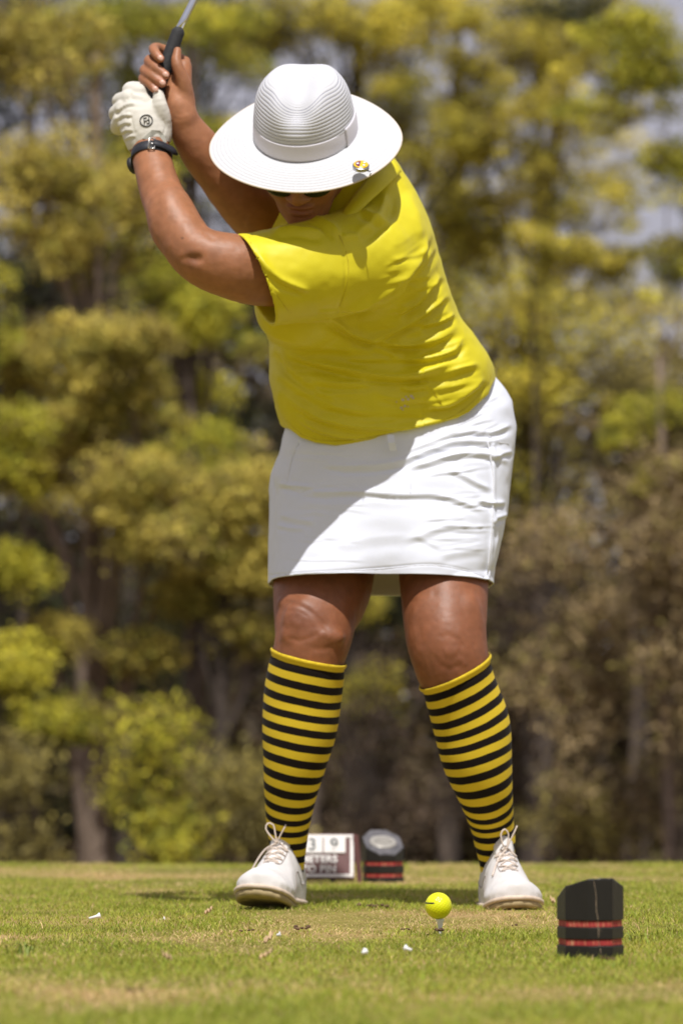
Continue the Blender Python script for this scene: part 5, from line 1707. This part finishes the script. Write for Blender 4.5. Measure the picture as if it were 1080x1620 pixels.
# print on the shirt, worn to dots
for k, (a, b, r_) in enumerate([(627, 635, 1.6), (637, 632, 3.0), (642, 628, 2.2), (645, 631, 2.6), (650, 627, 3.0), (653, 630, 2.0), (634, 645, 2.6), (640, 642, 2.4), (645, 643, 1.6), (637, 648, 1.4)]):
    c = snap(shirt, a, b, 0.0012)
    rr = px_m(r_, 6.4)
    an = np.linspace(0, 2 * np.pi, 7)[:-1]
    V = [c + (rr * math.cos(t) * (0.7 + .5 * random.random()), 0, rr * math.sin(t) * (.6 + .4 * random.random())) for t in an]
    V = np.array(V + [q + (0, .0012, 0) for q in V])
    o = mesh_obj('print_dot', V, [tuple(range(6)), tuple(range(6, 12))[::-1]] + [(i, 6 + i, 6 + (i + 1) % 6, (i + 1) % 6) for i in range(6)], M_PRINT, smooth=False)
    o.parent = shirt

# ================================================================ CLUB, BALL, MARKERS, SIGN, LITTER
# ---- golf club
M_GRIP = simple_mat('grip_rubber', (0.022, 0.022, 0.023), 0.75, 0.2, 180, 0.6, 0.0012)
M_SHAFT = simple_mat('shaft_steel', (0.72, 0.74, 0.78), 0.22, 0.03, 60, 0, metal=1.0)
M_HEAD = simple_mat('club_head', (0.02, 0.02, 0.022), 0.25, 0.1, 60, 0)
def build_club():
    b0 = P(226, 205, 6.40); b1 = P(284, 45, 6.415)
    d = b1 - b0; d /= np.linalg.norm(d)
    d2 = P(310, -6, 6.425) - b1; d2 /= np.linalg.norm(d2)
    root = empty('golf_club', tuple(b0))
    tag(root, 'golf club with a black rubber grip and steel shaft held in both hands', 'golf club')
    n = 40; t = np.linspace(0, 1, n)
    p = b0 + (b1 - b0) * t[:, None]
    r = 0.0155 - 0.0035 * t + 0.0004 * (np.arange(n) % 2); r[-1] = .0085; r[0] = .012
    V, F = tube(p, r, 18); hold(mesh_obj('grip', V, F, M_GRIP), root)
    V, F = tube(np.array([b1 - d2 * .01, b1 + d2 * .5, b1 + d2 * .80]), [.0068, .0060, .0046], 14, step=.05); hold(mesh_obj('shaft', V, F, M_SHAFT), root)
    e = b1 + d2 * .80
    V, F = ellipsoid(e + np.array([-.03, .03, .02]), np.eye(3), (.055, .05, .03), 24, 14); hold(mesh_obj('club_head', V, F, M_HEAD), root)
build_club()

# ---- ball on its tee
BALL = P(693, 1433, 5.6)
def build_ball():
    bm = bmesh.new(); bmesh.ops.create_icosphere(bm, subdivisions=6, radius=1)
    V = np.array([q.co[:] for q in bm.verts]); F = np.array([[q.index for q in f.verts] for f in bm.faces]); bm.free()
    k = np.arange(336) + .5
    ph = np.arccos(1 - 2 * k / 336); th = np.pi * (1 + 5 ** .5) * k
    D = np.stack([np.cos(th) * np.sin(ph), np.sin(th) * np.sin(ph), np.cos(ph)], 1)
    c = np.concatenate([(V[i:i + 4000] @ D.T).max(1) for i in range(0, len(V), 4000)])
    ang = np.arccos(np.clip(c, -1, 1))
    dep = np.clip(1 - (ang / .088) ** 2, 0, 1)
    Vb = V * (0.02135 * (1 - 0.016 * dep))[:, None]
    m, n, l, b = new_mat('ball_cover')
    nz = noise(m.node_tree, 90, 3)
    r = ramp(m.node_tree, nz.outputs[0], [(.3, (0.70, 0.72, 0.005)), (.7, (0.78, 0.79, 0.01))])
    l.new(r.outputs[0], b.inputs['Base Color']); b.inputs['Roughness'].default_value = .32
    b.inputs['Subsurface Weight'].default_value = .15; b.inputs['Subsurface Scale'].default_value = .004
    root = empty('golf_ball', tuple(BALL))
    hold(mesh_obj('cover', Vb + BALL, F, m), root)
    # alignment line
    lat = R(13)
    th = np.linspace(R(180), R(252), 24)
    Vl = []
    for t in th:
        w = .0011 if t < R(246) else .0006
        for z in (-w, w):
            rr = .02142
            zz = math.sin(lat) * rr + z - .05 * rr * math.sin((t - R(180)))*0
            q = math.sqrt(rr * rr - zz * zz)
            Vl.append(BALL + np.array([q * math.cos(t), q * math.sin(t), zz]))
    o = mesh_obj('alignment_line', np.array(Vl), grid_faces(24, 2, wrap=False), M_BLACK); hold(o, root)
    s = o.modifiers.new('thickness', 'SOLIDIFY'); s.thickness = .0001; s.offset = 1
    tag(root, 'bright yellow golf ball with a short black line sitting on a white tee', 'golf ball')
    # tee
    prof = [(-.030, .0006), (-.020, .0022), (.004, .0026), (.012, .0034), (.020, .0052), (.0232, .0068), (.0246, .0070), (.0244, .0058)]
    a = np.linspace(0, 2 * np.pi, 24, endpoint=False)
    bx = BALL + np.array([0.0025, 0, 0])
    V = np.concatenate([np.column_stack([bx[0] + r_ * np.cos(a) + (.0262 - z) * .02, BALL[1] + r_ * np.sin(a), np.full(24, z + BALL[2] - .0458)]) for z, r_ in prof])
    o = mesh_obj('golf_tee', V, [tuple(q) for q in grid_faces(len(prof), 24)] + [tuple((len(prof) - 1) * 24 + j for j in range(24))], M_WHITE)
    tag(o, 'white wooden tee in the turf holding up the yellow ball', 'tee')
build_ball()

# ---- tee markers: octagonal posts with a sloping top and two red grooves
def marker_wood():
    m, n, l, b = new_mat('marker_black_paint')
    nt = m.node_tree
    tc = n.new('ShaderNodeTexCoord'); mp = n.new('ShaderNodeMapping'); mp.inputs['Scale'].default_value = (60, 60, 7)
    l.new(tc.outputs['Object'], mp.inputs[0])
    g = noise(nt, 2.2, 6, .7, vec=mp.outputs[0], dist=.4)
    w = noise(nt, 38, 5, .7, vec=tc.outputs['Object'])
    mul = n.new('ShaderNodeMath'); mul.operation = 'MULTIPLY'; l.new(g.outputs[0], mul.inputs[0]); l.new(w.outputs[0], mul.inputs[1])
    r = ramp(nt, mul.outputs[0], [(.0, (.007, .006, .005)), (.36, (.012, .010, .008)), (.43, (.06, .045, .03)), (.55, (.20, .16, .11))])
    l.new(r.outputs[0], b.inputs['Base Color']); b.inputs['Roughness'].default_value = .42
    b.inputs['Specular IOR Level'].default_value = .5
    bump(nt, g.outputs[0], b, .5, .0015)
    return m
def marker_red():
    m, n, l, b = new_mat('marker_red_paint')
    nt = m.node_tree
    tc = n.new('ShaderNodeTexCoord'); mp = n.new('ShaderNodeMapping'); mp.inputs['Scale'].default_value = (160, 160, 24)
    l.new(tc.outputs['Object'], mp.inputs[0])
    g = noise(nt, 1.6, 5, .7, vec=mp.outputs[0])
    r = ramp(nt, g.outputs[0], [(.32, (.28, .016, .020)), (.50, (.38, .035, .032)), (.60, (.48, .16, .09)), (.70, (.58, .38, .20))])
    l.new(r.outputs[0], b.inputs['Base Color']); b.inputs['Roughness'].default_value = .65
    bump(nt, g.outputs[0], b, .4, .001)
    return m
M_MB, M_MR = marker_wood(), marker_red()
M_TOP_SHEEN = simple_mat('marker_top_sheen', (0.10, 0.095, 0.10), .45, .35, 55, .3, .001)  # sky gloss on the sloping top, painted in as a paler grey
M_PLATE = simple_mat('marker_plate', (0.40, 0.375, 0.33), .3, .12, 60, .1, metal=.3)
M_CRACK = simple_mat('bare_wood', (0.24, 0.18, 0.12), .8, .3, 90, .2)
def build_tee_marker(loc, rot, Ht, label, m_slope, top_tint=None):
    root = empty('tee_marker', loc); root.rotation_euler = (0, 0, rot)
    Rd = .0480
    va = np.array([-97, -52, -7, 38, 83, 128, 173, 218]) * np.pi / 180   # vertex bearings; 0 = towards -y, + to +x
    ux, uy = np.sin(va), -np.cos(va)
    hd = np.array([math.sin(R(16)), -math.cos(R(16))])                    # bearing of the highest corner
    def post(z0, z1, r0, r1, bev=.0008):
        return [(r0, z0), (r1, z1)]
    def solid(z0, z1, rad, name, mat, sub=1, sloped=False):
        rings = []
        zs = [(rad - .0009, z0), (rad, z0 + .0009)]
        zs += [(rad, z1 - .0009), (rad - .0009, z1)]
        V = []
        for k, (r_, z) in enumerate(zs):
            for j in range(8):
                for f in range(6):          # subdivide each side so that edges can wear
                    a = np.array([ux[j], uy[j]]) * r_; b_ = np.array([ux[(j + 1) % 8], uy[(j + 1) % 8]]) * r_
                    p = a + (b_ - a) * f / 6
                    zz = z
                    if sloped and k >= 2:
                        zz = z - m_slope * (Rd - p @ hd) + .0012 * (random.random() - .5) - .0010 * (k == 2)
                    V.append((p[0], p[1], zz))
        n = 48
        F = [tuple(q) for q in grid_faces(4, n)] + [tuple(range(n))[::-1], tuple(3 * n + j for j in range(n))]
        return mesh_obj(name, np.array(V), F, mat, root, smooth=False)
    solid(-.02, .0150, Rd, 'base', M_MB)
    solid(.0150, .0245, Rd - .0022, 'red_band', M_MR)
    solid(.0245, .0415, Rd - .0002, 'middle_band', M_MB)
    solid(.0415, .0510, Rd - .0022, 'red_band', M_MR)
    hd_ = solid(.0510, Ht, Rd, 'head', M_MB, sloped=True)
    hd_.data.materials.append(M_TOP_SHEEN); hd_.data.polygons[len(hd_.data.polygons) - 1].material_index = 1
    # long drying crack in the near face
    V = []; x0 = .004
    zz = np.linspace(.003, Ht - .006, 26)
    for k, z in enumerate(zz):
        x = -.0035 + .009 * (1 - (z / Ht)) + .0007 * math.sin(z * 160); w = .0003 + .0003 * random.random()
        # face between bearings -7 and 38
        a = np.array([ux[2], uy[2]]); b_ = np.array([ux[3], uy[3]])
        inb = any(lo_ < z < hi_ for lo_, hi_ in ((.0150, .0245), (.0415, .0510)))
        rr = (Rd - .0022 if inb else Rd) + .0003
        f = .34 + x / .036
        p = (a + (b_ - a) * f) * rr; e = (b_ - a) / np.linalg.norm(b_ - a)
        V += [(p[0] - e[0] * w, p[1] - e[1] * w, z), (p[0] + e[0] * w, p[1] + e[1] * w, z)]
    mesh_obj('crack', np.array(V), grid_faces(26, 2, wrap=False), M_CRACK, root)
    # oval plate let into the sloping top
    c = np.array([0, 0, Ht - m_slope * Rd]); nrm = np.array([-m_slope * hd[0], -m_slope * hd[1], 1.0]); nrm /= np.linalg.norm(nrm)
    a1 = np.array([hd[1], -hd[0], 0]); a1 -= nrm * (a1 @ nrm); a1 /= np.linalg.norm(a1); a2 = np.cross(nrm, a1)
    an = np.arange(32) * 2 * np.pi / 32
    V = []
    for s_, h_ in ((1.0, -.002), (1.0, .0018), (.93, .0026)):
        V.append(c + .031 * s_ * np.cos(an)[:, None] * a1 + .026 * s_ * np.sin(an)[:, None] * a2 + h_ * nrm)
    mesh_obj('plate', np.concatenate(V), [tuple(q) for q in grid_faces(3, 32)] + [tuple(64 + j for j in range(32))], M_PLATE, root)
    V, F = tube(np.array([c + .016 * math.cos(q) * a1 * 1.2 + .007 * math.sin(q) * a2 + .003 * nrm for q in np.linspace(0, 2 * np.pi, 25)]), .0007, 6)
    mesh_obj('plate_engraving', V, F, simple_mat('plate_line', (.20, .18, .15), .5, .1, 50, 0), root)
    tag(root, label, 'tee marker', 'tee markers of the tee box')
    return root
fm = P(937, 1510, 5.0)
build_tee_marker((fm[0], 5.0 + .05, -.001), 0, .1135, 'weathered black octagonal tee marker with two red grooves in the foreground beside the straw patch', .45)
bmk = P(606, 1397, 7.9)
build_tee_marker((bmk[0], 7.95, -.001), R(178), .124, 'black and red tee marker with an oval plate beside the distance sign', .62)

# ---- distance sign
M_SIGN = simple_mat('sign_maroon', (0.125, 0.050, 0.046), .6, .15, 40, .2)
M_SIGNW = simple_mat('sign_white', (0.74, 0.71, 0.68), .55, .05, 40, .1)
M_DIGIT = simple_mat('sign_digit', (0.10, 0.11, 0.11), .6, .1, 40, 0)
def box(c0, c1, bev=.001):
    bm = bmesh.new(); bmesh.ops.create_cube(bm, size=1)
    c0 = Vector(c0); c1 = Vector(c1)
    for q in bm.verts: q.co = Vector([(c0[i] + c1[i]) / 2 + q.co[i] * (c1[i] - c0[i]) for i in range(3)])
    bmesh.ops.bevel(bm, geom=bm.edges[:], offset=bev, segments=2, affect='EDGES')
    V = np.array([q.co[:] for q in bm.verts]); bm.verts.index_update(); F = [tuple(q.index for q in f.verts) for f in bm.faces]; bm.free()
    return V, F
def build_sign():
    Y = 7.90; k = Y / FPX
    b = P(500, 1390, Y)
    tilt = R(-20)
    root = empty('distance_sign', (b[0], Y, b[2]))
    Wd, Ht = 120 * k, 70 * k / math.cos(tilt)
    # board frame: x right, z up the board, y into the board
    c, s = math.cos(tilt), math.sin(tilt)
    def T(V):
        V = np.asarray(V, float); sk = V[:, 0]
        return np.column_stack([V[:, 0], V[:, 1] * c - V[:, 2] * s, V[:, 2] * c + V[:, 1] * s])
    def part(name, c0, c1, mat, bev=.0008):
        V, F = box(c0, c1, bev)
        return mesh_obj(name, T(V), F, mat, root, smooth=False)
    hw = Wd / 2
    part('board', (-hw, 0, 0), (hw, .012, Ht), M_SIGN)
    bw = .0075
    part('border', (-hw + .002, -.0025, .003), (hw - .002, 0.001, .003 + bw), M_SIGNW)
    part('border', (-hw + .002, -.0025, Ht - .003 - bw), (hw - .002, 0.001, Ht - .003), M_SIGNW)
    part('border', (-hw + .002, -.0024, .003 + bw), (-hw + .002 + bw, 0.001, Ht - .003 - bw), M_SIGNW)
    part('border', (hw - .002 - bw, -.0024, .003 + bw), (hw - .002, 0.001, Ht - .003 - bw), M_SIGNW)
    def text(txt, size, x, z, mat, name, parent, bold=.0006):
        cu = bpy.data.curves.new(name, 'FONT'); cu.body = txt; cu.size = size; cu.align_x = 'CENTER'; cu.align_y = 'CENTER'
        cu.extrude = .0006; cu.offset = bold; cu.space_character = 1.05
        o = bpy.data.objects.new(name, cu); COL.objects.link(o)
        bpy.context.view_layer.update()
        me = bpy.data.meshes.new_from_object(o.evaluated_get(bpy.context.evaluated_depsgraph_get()))
        bpy.data.objects.remove(o)
        V = np.array([q.co[:] for q in me.vertices]); F = [tuple(p.vertices) for p in me.polygons]
        V = np.column_stack([V[:, 0] + x, -V[:, 2] - .0012, V[:, 1] + z])
        return mesh_obj(name, T(V), F, mat, parent, smooth=False)
    # number tiles
    for (xa, xb, ch) in ((440, 477, ''), (479, 510, '3'), (512, 546, '9')):
        x0 = (xa - 500) * k; x1 = (xb - 500) * k
        t = part('number_tile', (x0 + (.012 if xa == 440 else 0), -.004, Ht * .56), (x1, .001, Ht * .905), M_SIGNW)
        if ch:
            o = text(ch, .040, (x0 + x1) / 2 - (.001), Ht * .735, M_DIGIT, 'digit', root, .0004)
            o.data.transform(Matrix.Translation((0, -.0035 * c, -.0035 * s)))
            o.parent = t
    for txt, z in (('METERS', Ht * .425), ('TO PIN', Ht * .205)):
        o = text(txt, .0235, (504 - 500) * k, z, M_SIGNW, 'lettering', root, .0008)
        o.data.transform(Matrix.Translation((0, -.0004, 0)))
        # widen the letters to the sign's bold face
        w = o.dimensions
    # rear leg and feet
    V, F = box((hw + .001, .0, -.012), (hw + .013, .020, Ht * .98), .001)
    V = np.asarray(V); V[:, 0] += np.where(V[:, 2] < Ht * .4, .006, -.004); 
    V2 = np.column_stack([V[:, 0], V[:, 1] + .02, V[:, 2] * c])
    mesh_obj('leg', V2, F, M_SIGN, root, smooth=False)
    V3 = V2.copy(); V3[:, 0] = -V3[:, 0]
    mesh_obj('leg', V3, [f[::-1] for f in F], M_SIGN, root, smooth=False)
    for x in (.037, -.037):
        V, F = box((x - .006, .004, -.02), (x + .006, .02, .004), .001)
        mesh_obj('foot', V, F, M_BLACK, root, smooth=False)
    tag(root, 'small maroon and white distance sign showing number tiles behind the shoe', 'sign')
build_sign()

# ---- litter on the turf
def on_ground(px, py):
    s = (py - (810 - FPX * math.tan(-PITCH) ))  # pixels below the level line
    lo, hi = 3.3, 9.3
    for _ in range(40):
        m = (lo + hi) / 2
        x = (px - 540) / FPX * m
        z = 0.0
        q = view_xy(np.array([[x, m, z]]))[1][0]
        if q > py: lo = m
        else: hi = m
    return np.array([(px - 540) / FPX * m, m, 0.0])
def tee_bit(px, py, ln, yaw, label, up=.006):
    c = on_ground(px, py)
    d = np.array([math.cos(yaw), math.sin(yaw), .25]); d /= np.linalg.norm(d)
    p = np.array([c - d * ln / 2, c + d * ln * .2, c + d * ln * .42, c + d * ln * .5]) + np.array([0, 0, up])
    V, F = tube(p, [.0022, .0027, .0050, .0054], 12)
    o = mesh_obj('broken_tee', V, F, M_WHITE)
    tag(o, label, 'tee fragment', 'pieces of broken tees in the grass')
tee_bit(152, 1459, .020, .3, 'white broken tee lying in the grass left of the golfer', .009)
tee_bit(645, 1508, .011, 2.6, 'small white tee chip in the grass in front of the ball')
tee_bit(575, 1513, .007, .9, 'tiny white tee chip left of the one in front of the ball')
tee_bit(441, 1485, .006, .2, 'small white tee chip in front of the white shoe on the left')
tee_bit(259, 1455, .009, .1, 'white tee sliver half sunk in the grass left of the shoe', .000)
M_DRY = simple_mat('dry_leaf', (0.50, 0.34, 0.19), .8, .25, 90, .3, .002)
M_CLOD = simple_mat('soil', (0.13, 0.075, 0.04), .95, .35, 120, .6, .003)
def dry_leaf(px, py, sz, yaw, label, mat=None):
    c = on_ground(px, py); n = 9
    V = []
    for i, t in enumerate(np.linspace(-1, 1, n)):
        w = .42 * (1 - t * t) ** .7 + .02
        for q in (-1, -.4, 0, .4, 1):
            V.append((t * sz, q * w * sz, .3 * sz * abs(q) + .12 * sz * t * t + .004 * math.sin(9 * t + q)))
    V = np.array(V); cy, sy_ = math.cos(yaw), math.sin(yaw)
    V = np.column_stack([V[:, 0] * cy - V[:, 1] * sy_, V[:, 0] * sy_ + V[:, 1] * cy, V[:, 2] + V[:, 0] * .5 + .011]) + c
    o = mesh_obj('fallen_leaf', V, grid_faces(n, 5, wrap=False), mat or M_DRY)
    s = o.modifiers.new('thickness', 'SOLIDIFY'); s.thickness = .0006
    tag(o, label, 'leaf', 'dry leaves on the tee')
dry_leaf(425, 1498, .011, 1.0, 'curled pale dry leaf on the grass in front of the golfer')
dry_leaf(421, 1525, .009, .2, 'flat brown dry leaf nearest the bottom left of the golfer')
dry_leaf(331, 1452, .008, .5, 'small dry leaf on the grass beside the left shoe')
dry_leaf(872, 1435, .009, 2.0, 'dry leaf beside the toe of the white shoe on the right')
dry_leaf(266, 1527, .008, 2.6, 'dry brown leaf in the grass near the left edge')
def clod(px, py, sz, n, label):
    c = on_ground(px, py); parts = []
    for _ in range(n):
        o_ = np.array([random.gauss(0, sz), random.gauss(0, sz * .6), .008 + abs(random.gauss(0, sz * .25))])
        r_ = sz * (.20 + .22 * random.random())
        V, F = ellipsoid(c + o_, np.eye(3), (r_ * 1.3, r_, r_ * .7), 9, 6)
        V = V + (np.random.rand(*V.shape) - .5) * r_ * .5
        parts.append((V, F))
    V, F = join(parts)
    o = mesh_obj('soil_clod', V, F, M_CLOD)
    tag(o, label, 'soil', 'crumbs of soil scattered on the tee')
clod(695, 1480, .0075, 7, 'reddish crumbs of soil at the foot of the white tee')
clod(590, 1441, .010, 9, 'dark scuffed soil in the shadow between the shoes')
clod(480, 1477, .0085, 8, 'dark crumbs of soil in front of the left shoe')
clod(392, 1481, .006, 5, 'crumbs of soil just below the toe of the left shoe')
clod(642, 1478, .005, 4, 'small crumb of soil to the left of the ball')
clod(815, 1472, .005, 4, 'crumb of soil in front of the right shoe')
clod(205, 1578, .007, 6, 'dark crumbs of soil near the bottom left corner')
clod(955, 1527, .0065, 6, 'crumbs of soil in the grass below the black tee marker')
clod(775, 1402, .006, 4, 'crumbs of soil behind the right shoe')
# weeds
def weed(px, py, n, h, label):
    c = on_ground(px, py); V = []; F = []
    for i in range(n):
        a = random.random() * 2 * math.pi; l_ = h * (.6 + .6 * random.random())
        b = c + np.array([random.gauss(0, .010), random.gauss(0, .008), 0]); d = np.array([math.cos(a), math.sin(a), 0]) * l_ * .7
        sd = np.array([-math.sin(a), math.cos(a), 0]) * .0012
        k = len(V)
        V += [b - sd, b + sd, b + d * .5 + sd + (0, 0, l_ * .8), b + d * .5 - sd + (0, 0, l_ * .8), b + d + (0, 0, l_ * .9)]
        F += [(k, k + 1, k + 2, k + 3), (k + 3, k + 2, k + 4)]
    o = mesh_obj('weed', np.array(V), F, simple_mat('weed_green', (.22, .28, .04), .6, .25, 60, 0), smooth=False)
    tag(o, label, 'weed')
weed(40, 1512, 26, .018, 'dark green tuft of weed in the grass at the left edge')
weed(994, 1490, 14, .014, 'thin weed leaning against the right side of the black tee marker')
